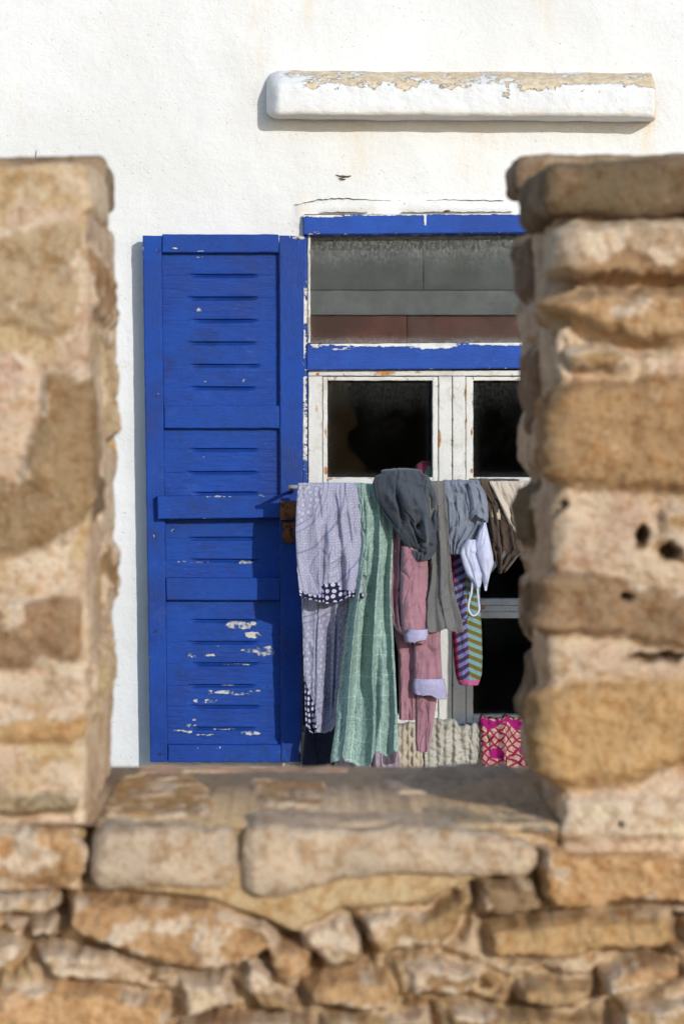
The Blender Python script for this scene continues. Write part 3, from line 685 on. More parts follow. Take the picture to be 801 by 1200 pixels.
# ---- planks (painted timber members)
def plank(name, parent, q, Yf, Yb, mat, bevel=.003, res=.004, chips=(), rust=(), wob=.0012, **k):
    """q: four photo pixel corners TL, TR, BR, BL at the plane Yf"""
    c = np.array([(float(PX(x, Yf)), float(PZ(y, Yf))) for x, y in q])
    w = np.linalg.norm(c[1]-c[0]); h = np.linalg.norm(c[3]-c[0]); nu = max(4, int(w/res)); nv = max(4, int(h/res))
    def prm(n, L):
        t = np.linspace(0, 1, n); e = bevel/L
        return np.unique(np.concatenate([t, [e*.3, e, 1-e, 1-e*.3]]))
    u = prm(nu, w); v = prm(nv, h); U, Vv = np.meshgrid(u, v)
    P = (c[0]*(1-U)[..., None]*(1-Vv)[..., None]+c[1]*U[..., None]*(1-Vv)[..., None]+c[2]*U[..., None]*Vv[..., None]+c[3]*(1-U)[..., None]*Vv[..., None])
    ed = np.minimum(np.minimum(U, 1-U)*w, np.minimum(Vv, 1-Vv)*h)
    Y = Yf+bevel*(1-np.sqrt(np.clip(1-(1-np.clip(ed/bevel, 0, 1))**2, 0, 1)))
    nn = fbm(P[..., 0]*12, P[..., 1]*12, Yf*50, 3)
    Y = Y+nn*wob; nu, nv = len(u), len(v)
    X = P[..., 0]+wob*perlin(P[..., 1]*25, 3., Yf)*(ed < .004); Z = P[..., 1]+wob*perlin(P[..., 0]*25, 7., Yf)*(ed < .004)
    chip = np.zeros(X.shape); rs = np.zeros(X.shape)
    for (cx, cy, rx, ry, a) in chips:
        g = np.exp(-(((X-PX(cx, Yf))/(rx*.0025))**2+((Z-PZ(cy, Yf))/(ry*.0025))**2)**1.5); chip = np.maximum(chip, a*g)
    for (cx, cy, rx, ry, a) in rust:
        g = np.exp(-(((X-PX(cx, Yf))/(rx*.0025))**2+((Z-PZ(cy, Yf))/(ry*.0025))**2)); rs = np.maximum(rs, a*g)
    V = np.stack([X.ravel(), Y.ravel(), Z.ravel()], 1)
    # orientation: u right, v down -> reverse for a normal towards the camera
    Fc = gridfaces(nu, nv)[:, ::-1]
    per = list(range(nu))+[j*nu+nu-1 for j in range(1, nv)]+[(nv-1)*nu+i for i in range(nu-2, -1, -1)]+[j*nu for j in range(nv-2, 0, -1)]
    bkv = V[per].copy(); bkv[:, 1] = Yb; n0 = len(V); m = len(per)
    V = np.vstack([V, bkv]); i = np.arange(m)
    pa = np.array(per)
    Fc = np.vstack([Fc, np.stack([pa[i], pa[(i+1) % m], n0+(i+1) % m, n0+i], 1)])
    e2 = np.concatenate([ed.ravel(), np.zeros(m)]); c2 = np.concatenate([chip.ravel(), chip.ravel()[per]]); r2 = np.concatenate([rs.ravel(), np.zeros(m)])
    # back face
    cen = len(V); 
    o = mesh(name, V, Fc, mat, parent, attrs={'edge': ('FLOAT', e2), 'chip': ('FLOAT', c2), 'rust': ('FLOAT', r2)}, **k)
    return o
def R4(x0, y0, x1, y1): return [(x0, y0), (x1, y0), (x1, y1), (x0, y1)]
# ---- shutter
SF = -.085    # front plane of the shutter
SHUT = empty('shutter', (float(PX(262, SF)), -.02, float(PZ(893, SF)))); SHUT.parent = HOUSE; SHUT['label'] = 'blue louvred wooden shutter folded open, paint flaking'
def xl(y): return 167+(y-275)*(9/618.)
def xr(y): return 356.5-(y-275)*(4/618.)
def xi0(y): return 190+(y-275)*(7/618.)
def xi1(y): return 326.5+(y-275)*(2.5/618.)
plank('stile', SHUT, [(xl(276),276),(xi0(276)-.6,276),(xi0(893)-.6,893),(xl(893),893)], SF, SF+.045, BLUEV, rust=[(185,296,2,5,1),(187,292,2,4,.9),(183,464,3,4,.8),(179,577,2,6,.7),(181,628,3,7,.9),(182,740,3,5,.9),(189,744,2,5,.7),(185,884,2,3,.9),(189,884,2,3,.9)], chips=[(184,292,3,4,.3),(186,461,3,3,.3),(182,577,4,5,.2),(181,628,3,8,.22),(183,740,3,7,.2),(188,884,4,4,.25),(176,770,5,4,.15)])
plank('stile', SHUT, [(xi1(275)+.6,275.5),(xr(275),277),(xr(893),893),(xi1(893)+.6,893)], SF, SF+.045, BLUEV, chips=[(350,279,10,2.5,.3),(353,880,3,12,.35),(339,738,4,8,.16)])
for (a, b_, k_) in ((274.5, 296, 0), (475, 502, 0), (677, 703.5, 0), (873, 893.5, 0)):
    plank('rail', SHUT, [(xi0(a), a), (xi1(a), a), (xi1(b_), b_), (xi0(b_), b_)], SF+.0015, SF+.045, BLUE, chips=[(206,291,10,1.2,.45),(235,294,5,1,.3),(291,490,5,3,.2),(219,688,5,5,.2),(262,888,20,3,.1),(258,876,2,1.5,.4),(232,876,2,1.5,.4)])
def louvre_panel(y0, y1, slots, chips=()):
    Yf = SF+.026; nu, nv = 190, int((y1-y0)*1.6)
    u = np.linspace(0, 1, nu); yy = np.linspace(y0, y1, nv); U, PY = np.meshgrid(u, yy); PXx = xi0(PY)*(1-U)+xi1(PY)*U
    D = np.zeros(U.shape)
    for q, sy in enumerate(slots):
        yc = sy+.5*np.sin((PXx-PXx.min())*.02+q)*.6
        hw = 42+2*math.sin(q*2.1); cx = 262+2*math.sin(q*3.7)
        t = np.clip(1-np.abs(PXx-cx)/hw, 0, 1); tap = sst(0, .30, t)
        dy = PY-yc
        D += .0115*tap*sst(-.9, .1, dy)*sst(5.0, .6, dy)
        # lip of the upper slat stands slightly proud
        D -= .0035*tap*sst(-5, -1, dy)*sst(.4, -.8, dy)
    # seams between boards
    for q, sy in enumerate(slots):
        dy = np.abs(PY-(sy+1.5)); D += .0009*sst(.9, .2, dy)
    D += .0012*fbm(PXx*.05, PY*.25, y0*.1, 3)
    Y = Yf+D
    X = PX(PXx, Yf); Z = PZ(PY, Yf)
    chip = np.zeros(X.shape)
    for (cx, cy, rx, ry, a) in chips:
        chip = np.maximum(chip, a*1.22*np.exp(-(((PXx-cx)/rx/1.15)**2+((PY-cy)/ry/1.1)**2)**1.2))
    V = np.stack([X.ravel(), Y.ravel(), Z.ravel()], 1)
    return mesh('louvre_panel', V, gridfaces(nu, nv)[:, ::-1], BLUE, SHUT, attrs={'edge': ('FLOAT', np.full(len(V), .05)), 'chip': ('FLOAT', chip.ravel())})
louvre_panel(295, 476, [321.5, 348, 374.6, 401, 427.4, 453.5], chips=[(234,363,4,3,.4),(240,446,3,3,.3),(285,446,3,3,.3),(313,323,2,2,.25),(200,440,14,8,.08),(234,301,7,1.5,.25)])
louvre_panel(501, 678, [525.6, 552.5, 577, 630, 655.7], chips=[(240,536,3,2,.3),(318,523,4,4,.2),(238,659,26,1.6,.28),(214,659,7,4,.25),(287,659,14,2.2,.36),(245,633,22,1.2,.2),(203,620,4,9,.22),(260,600,60,4,.06)])
louvre_panel(703, 874, [726, 751.6, 777, 802.7, 827, 852.3], chips=[(281,733,14,4.5,.52),(296,744,10,4,.5),(309,763,13,6,.5),(290,762,9,2.2,.46),(272,732,7,3,.45),(297,731,5,2.5,.4),(225,769,8,4,.30),(247,768,14,2,.30),(252,757,4,2,.35),(280,779,18,1.3,.38),(265,811,13,2.5,.45),(280,813,14,2,.45),(298,810,12,2,.38),(246,822,10,3,.38),(230,821,4,3,.38),(246,811,4,4,.36),(224,850,8,3,.32),(222,858,10,3,.32),(294,859,14,3,.4),(210,856,8,1.5,.35),(262,855,22,1.4,.3),(240,861,20,2,.28),(228,843,4,2,.3),(270,803,22,1.1,.3),(316,805,6,2,.22)])
plank('crossbar', SHUT, [(184.5,581),(340,579.5),(340,606.5),(185,608.5)], SF-.034, SF+.002, BLUE, chips=[(190,594,2,8,.2),(262,582,70,1,.15)])
V, Fc = merge([box(float(PX(328, SF-.03)), float(PX(346, SF-.03)), SF-.042, SF-.003, float(PZ(609, SF-.03)), float(PZ(587, SF-.03))),
               box(float(PX(331, SF)), float(PX(345, SF)), SF-.022, SF-.0005, float(PZ(636, SF)), float(PZ(611, SF))),
               box(float(PX(334, SF)), float(PX(341, SF)), SF-.03, SF-.018, float(PZ(628, SF)), float(PZ(618, SF)))])
o = mesh('hinge_bracket', V, Fc, RUST, SHUT, smooth=False); mb = o.modifiers.new('b', 'BEVEL'); mb.width = .0025; mb.segments = 2
# ---- window
WIN = empty('window', ((OX0+OX1)/2, 0, OZ0)); WIN.parent = HOUSE; WIN['label'] = 'window with blue lintel and bar, dirty transom and white casements'
plank('lintel', WIN, [(354.5,252),(702,249),(702,272),(355,275)], -.030, .10, BLUEW, bevel=.004, chips=[(380,253,26,2.4,.28),(450,251,60,1.6,.22),(560,250,60,1.8,.26),(498,258,1.5,8,.5),(370,270,8,3,.2),(600,250,20,2.2,.3)])
plank('jamb', WIN, [(354.5,278),(359.5,277),(360.5,850),(355,850)], -.012, .10, BLUEW, bevel=.002, chips=[(356,360,4,26,.3),(356,400,3,18,.3),(357,500,3,60,.2),(357,460,2,20,.3)])
plank('jamb', WIN, [(697,274),(702,274),(702,850),(697,850)], -.012, .10, BLUEW, bevel=.002)
plank('transom_bar', WIN, [(359,403),(698,401),(698,431),(359,434)], -.018, .10, BLUEW, bevel=.004, chips=[(450,404,70,3.2,.34),(505,406,30,4,.4),(600,403,60,3,.3),(372,406,9,3,.3),(400,409,20,2,.3),(520,405,20,4,.35),(575,425,4,3,.2)])
def framebars(name, bars, Yf, Yb, **k):
    for q, kw in bars: plank(name, WIN, q, Yf, Yb, WHITE, **{**k, **kw})
# fixed outer frame
framebars('casement_frame', [
  (R4(361,434,698,440.5), dict(rust=[(452,437,12,3,1.2),(372,438,4,3,1.),(490,437,10,2,.8)], chips=[(372,438,3,3,.2)])),
  (R4(361,441,377.5,849), dict(rust=[(371,480,3,10,.5)])),
  (R4(513.5,441,529,849), dict(rust=[(514,470,2,16,.7),(514,514,2.5,12,1.3),(524,815,2,6,.7)])),
  (R4(529.9,441,545,849), dict(rust=[(546,458,2,9,1.1),(546,497,2,8,1.2)], chips=[(533,470,2,10,.15)])),
  (R4(681,441,698,849), {}),
  (R4(361,849.6,698,858), {})], .004, .075, bevel=.003)
# sash members, set slightly back
def sash(x0, x1, x0i, x1i):
    rr_ = [
      (R4(x0,441.5,x1,445.2 if x0 < 500 else 439.8+3), {}),]
    bars = [
      (R4(x0,441.5,x0i,848), dict(rust=[(x0i-2,506,2,6,.9),(x0i-2,552,3,5,.8)])),
      (R4(x1i,441.5,x1,848), dict(rust=[(x1i+1,500,1.5,6,.6)])),
      (R4(x0i+.2,441.5,x1i-.2,446), {}),
      (R4(x0i+.2,559.5,x1i-.2,575), dict(rust=[(x0i+4,561,4,2,.9)])),
      (R4(x0i+.2,702,x1i-.2,709.5), {}), (R4(x0i+.2,710,x1i-.2,717), dict(rust=[(x0i+7,711,7,4,1.6),(x0i+7,711,2,2,2.)])), (R4(x0i+.2,717.4,x1i-.2,724.5), {}),
      (R4(x0i+.2,838,x1i-.2,848), {})]
    framebars('sash_bar', bars, .010, .060, bevel=.002)
sash(378.2, 513, 383.5, 506.5); sash(545.6, 680.5, 554, 672)
# narrow painted return along the top pane
framebars('glazing_bead', [(R4(360.5,276,363.5,402), dict(chips=[(361,380,2,20,.2)]))], .0, .05, bevel=.0015)
def pane(x0, y0, x1, y1, Y, mat, grime_top=.0, grime_bot=0., grime_edge=.12, name='pane'):
    nx_, nz_ = 60, 50; gx = np.linspace(x0, x1, nx_); gy = np.linspace(y0, y1, nz_); A, B = np.meshgrid(gx, gy)
    dt = B-y0; db = y1-B; de = np.minimum(A-x0, x1-A)
    wv = 6*fbm(A*.06, B*.02, Y, 3)
    g = grime_top*sst(46, 8, dt+wv*2.)+grime_bot*sst(10, 0, db+wv*.6)+grime_edge*np.exp(-np.minimum(de, np.minimum(dt, db))/3)
    V = np.stack([PX(A, Y).ravel(), np.full(A.size, Y), PZ(B, Y).ravel()], 1)
    mesh(name, V, gridfaces(nx_, nz_)[:, ::-1], mat, WIN, attrs={'grime': ('FLOAT', g.ravel())})
pane(361, 276, 697, 402, .030, GLASS_T, .34, .30, .15, name='transom_pane')
for x0, x1 in ((383.3, 506.7), (553.8, 672.2)):
    pane(x0, 445, x1, 561, .034, GLASS_D, .06, .05); pane(x0, 574, x1, 703, .034, GLASS_D, .03); pane(x0, 724, x1, 839, .034, GLASS_D, .03, .1)
# boards seen through the transom pane
GB = mat_plain('grey_board', (.088, .087, .086), .8, .25, 9); GB2 = mat_plain('pale_grey_board', (.120, .118, .116), .7, .25, 14); RB = mat_plain('red_brown_board', (.105, .028, .018), .7, .55, 7)
for nm, q, Yf, mt in (('backing_board', R4(357,272,495.3,340), .10, GB), ('backing_board', R4(495.6,272,700,340), .10, GB), ('backing_board', R4(357,340.3,700,369.2), .094, GB2), ('backing_board', R4(357,369.5,476.2,408), .108, RB), ('backing_board', R4(476.4,369.5,700,408), .112, mat_plain('dark_brown_board', (.085, .026, .018), .7, .4, 7))):
    plank(nm, WIN, q, Yf, Yf+.02, mt, res=.02)
# window sill of the house (rough, cream)
V = None
plank('window_sill', WIN, [(330,858.5),(716,858.5),(716,902),(330,902)], -.055, .20, WHITE, bevel=.008, rust=[(345,895,15,5,.5)])
o = plank('sill_top', WIN, R4(356, 852, 701, 858), -.050, .20, WHITE, bevel=.003)
# cracks in the plaster: thin surface slivers, slot shade put into their colour
CR = mat_plain('crack_shade', (.12, .09, .065), .95, .4, 60)
def crack(P, w, seed, Y=-.014):
    rr2 = random.Random(seed); pts = []
    for (a, b_), (c, d) in zip(P[:-1], P[1:]):
        n_ = max(2, int(math.dist((a, b_), (c, d))/3))
        for i in range(n_):
            t = i/n_; pts.append((a+(c-a)*t, b_+(d-b_)*t+rr2.uniform(-.6, .6)))
    pts.append(P[-1]); V = []; Fc = []
    m = len(pts)
    for i, (a, b_) in enumerate(pts):
        ww = w*(.3+.7*math.sin(math.pi*min(.97, max(.03, i/(m-1)))))*rr2.uniform(.4, 1.3)*.5
        for (dy, yy) in ((-ww, Y), (ww, Y)): V.append((float(PX(a, yy)), yy, float(PZ(b_+dy, yy))))
        V.append((float(PX(a, 0)), .004, float(PZ(b_, 0))))
    for i in range(m-1):
        a = i*3; c = a+3
        Fc += [(a, a+1, c+1, c), (a, c, c+2, a+2), (a+1, a+2, c+2, c+1)]
    mesh('crack', V, Fc, CR, HOUSE, smooth=False)
crack([(346,240),(372,234),(400,232),(440,235),(480,236),(520,234),(590,235)], .7, 1, -.010)
crack([(374,249.2),(402,248.6),(430,249)], 1.3, 2, -.0175); crack([(470,249),(520,248.6),(600,248)], 1.0, 4, -.0175)
crack([(394,205),(402,207),(411,206)], 2.6, 3, -.008); crack([(397,209),(405,210)], 1.6, 8, -.008)
crack([(43,176),(42,188)], 2.2, 5, -.008)
crack([(520,247.5),(527,247)], 4, 7, -.016)
# ------------------------------------------------------------------ laundry
RY = -.33    # plane of the drying rail
rail = empty('drying_rail', (float(PX(470, RY)), RY, float(PZ(569, RY))), label='thin metal drying rail across the window carrying all the washing', cat='rail')
M_rail = mat_plain('galvanised_rod', (.35, .34, .32), .5, .4, 30)
V, Fc = tube([(float(PX(x, RY)), RY, float(PZ(570.5+1.2*math.sin((x-340)/340*math.pi), RY))) for x in np.linspace(338, 712, 40)], .0055)
mesh('rod', V, Fc, M_rail, rail)
for x in (342, 708):
    z_ = float(PZ(570.5, RY)); xx = float(PX(x, RY)); V, Fc = tube([(xx, RY, z_), (xx, RY/2, z_-.01), (xx, -.002 if x > 400 else SF+.003, z_-.02)], .006)
    mesh('bracket', V, Fc, RUST, rail)
def tabf(tab):
    y = [t[0] for t in tab]; a = [t[1] for t in tab]; b = [t[2] for t in tab]
    return (lambda v: np.interp(v, y, a)), (lambda v: np.interp(v, y, b)), y[0], y[-1]
def drape(name, parent, tab, Y0, mat, folds=4, amp=(.006, .02), seed=0., over=True, puff=0., wrk=.0025, hem=2., thick=.0022, res=.9, height=None,
          border=None, back=40, hemfn=None, sharp=1.4, phase=None, xw=.5, cuvu=False, backoff=.03, lean=0., top=0.):
    """cloth hanging from the rail; tab rows (y, x_left, x_right) in photo pixels at plane Y0"""
    fl, fr, y0, y1 = tabf(tab); W = max(t[2]-t[1] for t in tab)
    nu = max(12, int(W/res)); nv = max(10, int((y1-y0)/res)); u = np.linspace(0, 1, nu)
    yy = np.linspace(y0, y1, nv); U, PY = np.meshgrid(u, yy); v = (PY-y0)/(y1-y0)
    xl_ = fl(PY); xr_ = fr(PY)
    lat = U+.10/folds*fbm(U*folds*.8, v*2.2, seed, 3)*4*.5
    ph = 2*math.pi*(folds*lat+(phase or seed*.37)+.10*perlin(v*2.5, U*2, seed+5.))
    f = np.sin(ph); f = .35*np.sign(f)*np.abs(f)**(1/sharp)+.65*(2*np.abs(np.sin(ph/2+.6))**.7-1)
    f = f+.28*np.sin(ph*2.3+1.7+2*perlin(v*2, U*3, seed))
    env = .55+.45*(.5+.5*perlin(U*folds*.7+seed, v*1.2, seed+2.)*2)
    A = (amp[0]+(amp[1]-amp[0])*v**.7)*env
    depth = A*(.5+.5*f)
    depth += wrk*fbm(U*W/9., PY/30., seed+3., 5)*2.2+wrk*.8*fbm(U*W/30.+PY/60., PY/16., seed+13., 3)
    rn = perlin(U*W/16.+.35*perlin(PY/30., U*3, seed), PY/55., seed+21.); depth -= wrk*2.4*np.exp(-(rn/.07)**2)*(.5+perlin(U*4, v*3, seed+31.))
    rn = perlin(U*W/24.+PY/40., PY/34., seed+41.); depth += wrk*1.8*np.exp(-(rn/.09)**2)*(.5+perlin(U*3, v*4, seed+51.))
    depth += puff*np.sqrt(np.clip(1-(2*U-1)**2, 0, 1))
    if height is not None: depth = depth+height(U, v, (xl_*(1-U)+xr_*U), PY)
    e = np.minimum(U, 1-U)*(xr_-xl_); depth = depth-np.clip(.006-.006*e/2.5, 0, .006)
    X = PX(xl_*(1-U)+xr_*U, Y0)+A*xw*np.cos(ph)*np.sin(math.pi*np.clip(U, 0, 1))*.6
    Z = PZ(PY, Y0)+(hem*.0025)*v**6*(f*.6+perlin(U*3, seed, 1.)) + (hemfn(U)*.0025*v**4 if hemfn else 0)
    Z = Z+top*.0025*(fbm(U*3.5, seed, 3., 3)*2.2)*(1-v)**2
    Y = Y0-.007-depth-lean*v
    parts_X, parts_Y, parts_Z = [X], [Y], [Z]; arc = (PY-y0)*.0025; CU = U; 
    pyall = [PY]; cvs = [arc]
    if over:
        na = 9; r0 = .008
        th = np.linspace(math.pi, 0, na)[:, None]     # from the back over the top
        d0 = -(Y[0]-Y0)                                  # front offset of the first row
        rowX = X[0][None]; zc = Z[0][None]
        rad = np.maximum(d0, r0)[None]
        yb = Y0-np.cos(th)*rad*np.where(np.cos(th) > 0, 1, .7)
        zb = zc+np.sin(th)*(.0065+.35*rad*.5)
        nb = max(3, int(back/2)); bl = np.linspace(back*.0025, 0.002, nb)[:, None]
        bx = np.broadcast_to(rowX, (nb, nu)); by = Y0+rad*.7+backoff*0+.004*perlin(U[0][None]*8, bl*9, seed+8.); bz = zc-bl
        parts_X = [bx, np.broadcast_to(rowX, (na, nu))[:-1], X]; parts_Y = [np.broadcast_to(by, (nb, nu)), yb[:-1], Y]; parts_Z = [np.broadcast_to(bz, (nb, nu)), zb[:-1], Z]
        cvs = [np.broadcast_to(-bl-.02, (nb, nu)), np.broadcast_to(-np.linspace(.02, .002, na)[:, None], (na, nu))[:-1], arc]
    X = np.vstack(parts_X); Y = np.vstack(parts_Y); Z = np.vstack(parts_Z); cv = np.vstack(cvs); rows = X.shape[0]
    Um = np.broadcast_to(u, (rows, nu))
    cu = Um if cuvu else Um*W*.0025*1.15
    bo = np.zeros((rows, nu))
    if border is not None: bo[-nv:] = border(U, v, PY)
    V = np.stack([X.ravel(), Y.ravel(), Z.ravel()], 1)
    cuv = np.stack([cu.ravel(), cv.ravel(), np.full(cu.size, seed)], 1)
    o = mesh(name, V, gridfaces(nu, rows)[:, ::-1], mat, parent, attrs={'cuv': ('FLOAT_VECTOR', cuv), 'border': ('FLOAT', bo.ravel())})
    sm = o.modifiers.new('thickness', 'SOLIDIFY'); sm.thickness = thick; sm.offset = -1
    return o
def crs(px, py, L):
    h = 0
    for (x0, y0, x1, y1, w_, a) in L:
        dx, dy = x1-x0, y1-y0; t = np.clip(((px-x0)*dx+(py-y0)*dy)/(dx*dx+dy*dy), 0, 1)
        d = np.hypot(px-x0-t*dx, py-y0-t*dy)+.4*fbm(px*.06, py*.035, x0*.1, 2)*w_; h = h+a*np.exp(-(d/w_)**2)*sst(0, .35, t)*(1-.7*sst(.8, 1, t))
    return h
def garment(name, x, y, label, cat='laundry'):
    return empty(name, (float(PX(x, RY)), RY, float(PZ(y, RY))), label=label, cat=cat, group='washing hung on the window rail')
SCALES = mat_scales(); GREEN = mat_green(); CHEV = mat_chevron(); LATT = mat_lattice()
PINK = mat_cloth('pink_velour', (.37, .185, .225), (.29, .14, .17), 120, .0014, sheen=.3); LILAC = mat_cloth('lilac_lining', (.46, .42, .62), sc=200, var=.1)
SLATE = mat_cloth('slate_jersey', (.058, .068, .085), (.045, .053, .068), 150, var=.35); TAUPE = mat_cloth('taupe_wool', (.17, .165, .16), (.14, .135, .13), 300, .002, var=.5)
BLUEG = mat_cloth('blue_grey_cotton', (.20, .225, .28), (.16, .18, .23), 200, var=.2); BRAC = mat_cloth('white_lycra', (.55, .57, .72), (.48, .50, .66), 260, .0006, var=.08)
BROWN = mat_cloth('brown_cotton', (.085, .055, .038), (.065, .042, .03), 160); CREAM = mat_cloth('cream_cotton', (.56, .48, .39), (.5, .42, .34), 160, var=.15)
KNIT = mat_cloth('cream_knit', (.50, .47, .41), (.43, .40, .34), 220, .002, var=.3); KNITB = mat_cloth('beige_knit', (.52, .45, .36), (.46, .39, .31), 220, .002, var=.3)
NAVY = mat_cloth('navy_cotton', (.012, .014, .035), sc=150); MAUVE = mat_cloth('mauve_cotton', (.40, .33, .38), (.25, .18, .24), 120)
DARKRED = mat_cloth('magenta_cotton', (.30, .03, .09), (.22, .02, .07), 120); SAGE = mat_cloth('sage_cotton', (.20, .28, .22), sc=120); STRAP = mat_cloth('grey_webbing', (.16, .17, .20), sc=300)
# 1 lavender cloth with navy edging
g = garment('printed_sheet', 385, 570, 'lavender sheet printed with circles, navy edging at the turned-up hem, beside the blue shutter')
LSH = lambda U, v, px, py: crs(px, py, [(390,572,398,640,2.2,-.022),(398,640,400,700,2.4,-.026),(382,600,377,700,2.6,-.018),(404,590,412,640,2.,-.012),(372,572,377,610,2,-.010),(388,600,388,700,4,.014)])
drape('front_layer', g, [(569,349,424),(590,347,424),(620,346,423),(650,347,424),(680,349,425),(703,351,426)], RY, SCALES, 2.2, (.004, .024), 1.3, wrk=.0022, hem=4, height=LSH,
      border=lambda U, v, PY: sst(0, 1, (PY-(693-9*(U > .36)*(U < .62)+3*np.sin(U*9)))), hemfn=lambda U: 3*np.cos(U*8), back=60)
drape('back_layer', g, [(569,352,420),(640,352,418),(700,353,410),(760,355,402),(820,357,396),(850,359,392),(857,364,388)], RY+.09, SCALES, 2.1, (.008, .028), 4.1, over=False, wrk=.003, height=lambda U, v, px, py: crs(px, py, [(372,690,366,855,3,-.02),(385,690,382,850,2.6,-.026),(394,700,390,840,2.2,-.02)]),
      border=lambda U, v, PY: sst(0, 1, (PY-(790+150*U))/2), hem=2)
# 2 green checked cloth
g = garment('green_cloth', 432, 570, 'long sage green cloth with a pale woven check, hanging between lavender sheet and pink washing')
drape('drape', g, [(570,416,458),(600,420,462),(640,421,460),(680,415,458),(720,407,459),(760,402,461),(800,397,463),(850,392,465),(880,387,466),(886,387,466)], RY-.004, GREEN, 2.4, (.010, .05), 2.2, wrk=.0025, hem=9, hemfn=lambda U: 10*sst(.58, .72, U)-6, back=100, sharp=1.2, height=lambda U, v, px, py: crs(px, py, [(437,580,412,890,5,-.042),(452,600,441,890,4,-.03),(428,575,398,830,3,-.014),(446,640,452,860,5,.014),(424,640,404,880,6,.014)]))
# 3 pink trousers
g = garment('pink_trousers', 480, 600, 'pink velour trousers, the two plain legs hanging lowest below the lilac cuffs')
drape('leg', g, [(575,458,490),(640,458,490),(700,458,492),(745,462,490),(765,466,488),(820,467,487),(843,467,487)], RY+.012, PINK, 1.2, (.006, .014), 3.2, wrk=.003, puff=.012, over=False, hem=1)
drape('leg', g, [(575,480,512),(690,484,514),(760,485,515),(800,486,514),(850,486,507),(868,486,504),(880,487,502)], RY+.006, PINK, 1.1, (.006, .012), 6.2, wrk=.003, puff=.016, over=False, hem=1)
# 4 pink sweatshirt with lilac cuffs
PSH = lambda U, v, px, py: crs(px, py, [(463,600,462,735,3,-.045),(476,690,474,752,2,-.03),(500,600,494,740,2.4,-.02),(474,640,471,665,2.5,-.02),(470,660,486,655,2.2,.014),(488,600,492,720,3,-.016),(500,640,488,735,2.5,-.014),(480,665,478,740,3,.014)])
g = garment('pink_sweatshirt', 482, 600, 'pink sweatshirt with rolled lilac cuffs on its hanging sleeves, under the slate hood')
drape('body', g, [(574,457,508),(600,458,508),(640,457,506),(680,456,505),(700,455,503),(735,460,502),(745,470,500)], RY-.014, PINK, 2.4, (.012, .034), 7.7, wrk=.004, hem=3, back=30, height=PSH)
drape('sleeve', g, [(640,470,500),(700,468,502),(735,470,503),(752,474,500)], RY-.045, PINK, 1.0, (.004, .010), 5.5, puff=.022, over=False, wrk=.004)
drape('sleeve_cuff', g, [(737,478,501),(744,474,501),(752,475,499),(755,480,490)], RY-.080, LILAC, .6, (.002, .004), 5.9, puff=.022, over=False, wrk=.0015, thick=.004, hemfn=lambda U: 6*U)
drape('sleeve', g, [(700,485,515),(760,484,516),(805,484,518)], RY-.020, PINK, 1.1, (.004, .012), 8.5, puff=.018, over=False, wrk=.004)
drape('sleeve_cuff', g, [(795,484,520),(803,483,522),(812,484,523),(816,485,523)], RY-.034, LILAC, .6, (.002, .004), 2.9, puff=.018, over=False, wrk=.0015, thick=.004, hemfn=lambda U: -5*U+2)
# 5 taupe wool cloth
g = garment('grey_scarf', 520, 600, 'taupe grey wool cloth with a slanting hem, between the slate hood and the blue-grey shirt')
drape('drape', g, [(567,500,523),(600,503,524),(640,507,526),(680,504,529),(700,500,533),(725,499,540),(738,500,542)], RY-.052, TAUPE, 1.7, (.008, .026), 9.3, wrk=.002, hem=2, hemfn=lambda U: -3-0*U+3*np.sin(U*3), back=60, thick=.004)
# 6 slate hoodie
g = garment('slate_hoodie', 474, 556, 'dark slate hooded top bunched over the rail, highest of the washing')
def hood_h(U, v, px, py):
    h = .030*np.exp(-((px-474)/18)**2-((py-590)/26)**2)+.022*np.exp(-((px-492)/10)**2-((py-625)/14)**2)
    h -= .030*np.exp(-((px-489)/4)**2-((py-616)/4.5)**2)          # mouth of the hood
    h += .012*np.exp(-((px-497)/3.5)**2)*(py < 640)
    h = h+crs(px, py, [(462,572,470,612,2.6,-.022),(458,560,500,575,3,-.006),(474,600,492,640,2.4,-.018),(500,570,506,620,2.2,-.014),(448,572,466,600,4,.010),(482,570,497,604,4,.010),(485,626,506,640,2.5,-.016),(495,600,500,640,2,.012),(478,640,500,650,2,-.010)])
    return h
drape('hood', g, [(555,446,494),(558,439,502),(566,436,506),(580,438,510),(590,442,511),(600,448,512),(612,456,513),(625,465,513),(636,472,513),(645,478,511),(652,481,507),(656,484,502)], RY-.045, SLATE, 1.6, (.006, .012), 3.9, puff=.032, wrk=.004, hem=0, height=lambda U, v, px, py: hood_h(U, v, px, py)*1.5, back=14, thick=.003)
drape('hem', g, [(622,474,500),(640,475,498),(650,476,494),(660,478,490)], RY-.030, SLATE, .8, (.002, .006), 2.9, puff=.008, over=False, thick=.004, hem=0)
# 7 blue-grey T-shirt
g = garment('blue_grey_shirt', 543, 568, 'blue-grey cotton shirt gathered in fine creases with an open sleeve, above the white bikini top')
def shirt_h(U, v, px, py):
    h = .022*np.exp(-((px-560)/9)**2-((py-592)/15)**2)
    h -= .022*np.exp(-((px-553)/7)**2-((py-611)/4.5)**2)
    for k in range(6): h += .004*np.exp(-((px-(520+k*8)-(py-570)*.10*(k-3))/1.7)**2)*sst(650, 590, py)
    return h
drape('body', g, [(567,517,562),(575,518,568),(590,520,571),(606,522,572),(618,522,567),(630,523,556),(640,525,545),(649,527,540)], RY-.030, BLUEG, 4.6, (.006, .012), 5.1, puff=.02, wrk=.004, hem=1.5, height=shirt_h, back=50)
drape('sleeve', g, [(566,545,556),(575,547,565),(590,549,571),(603,549,572),(608,550,571)], RY-.060, BLUEG, 2.2, (.003, .008), 1.7, puff=.014, over=False, wrk=.004, hemfn=lambda U: 4*np.sin(U*5))
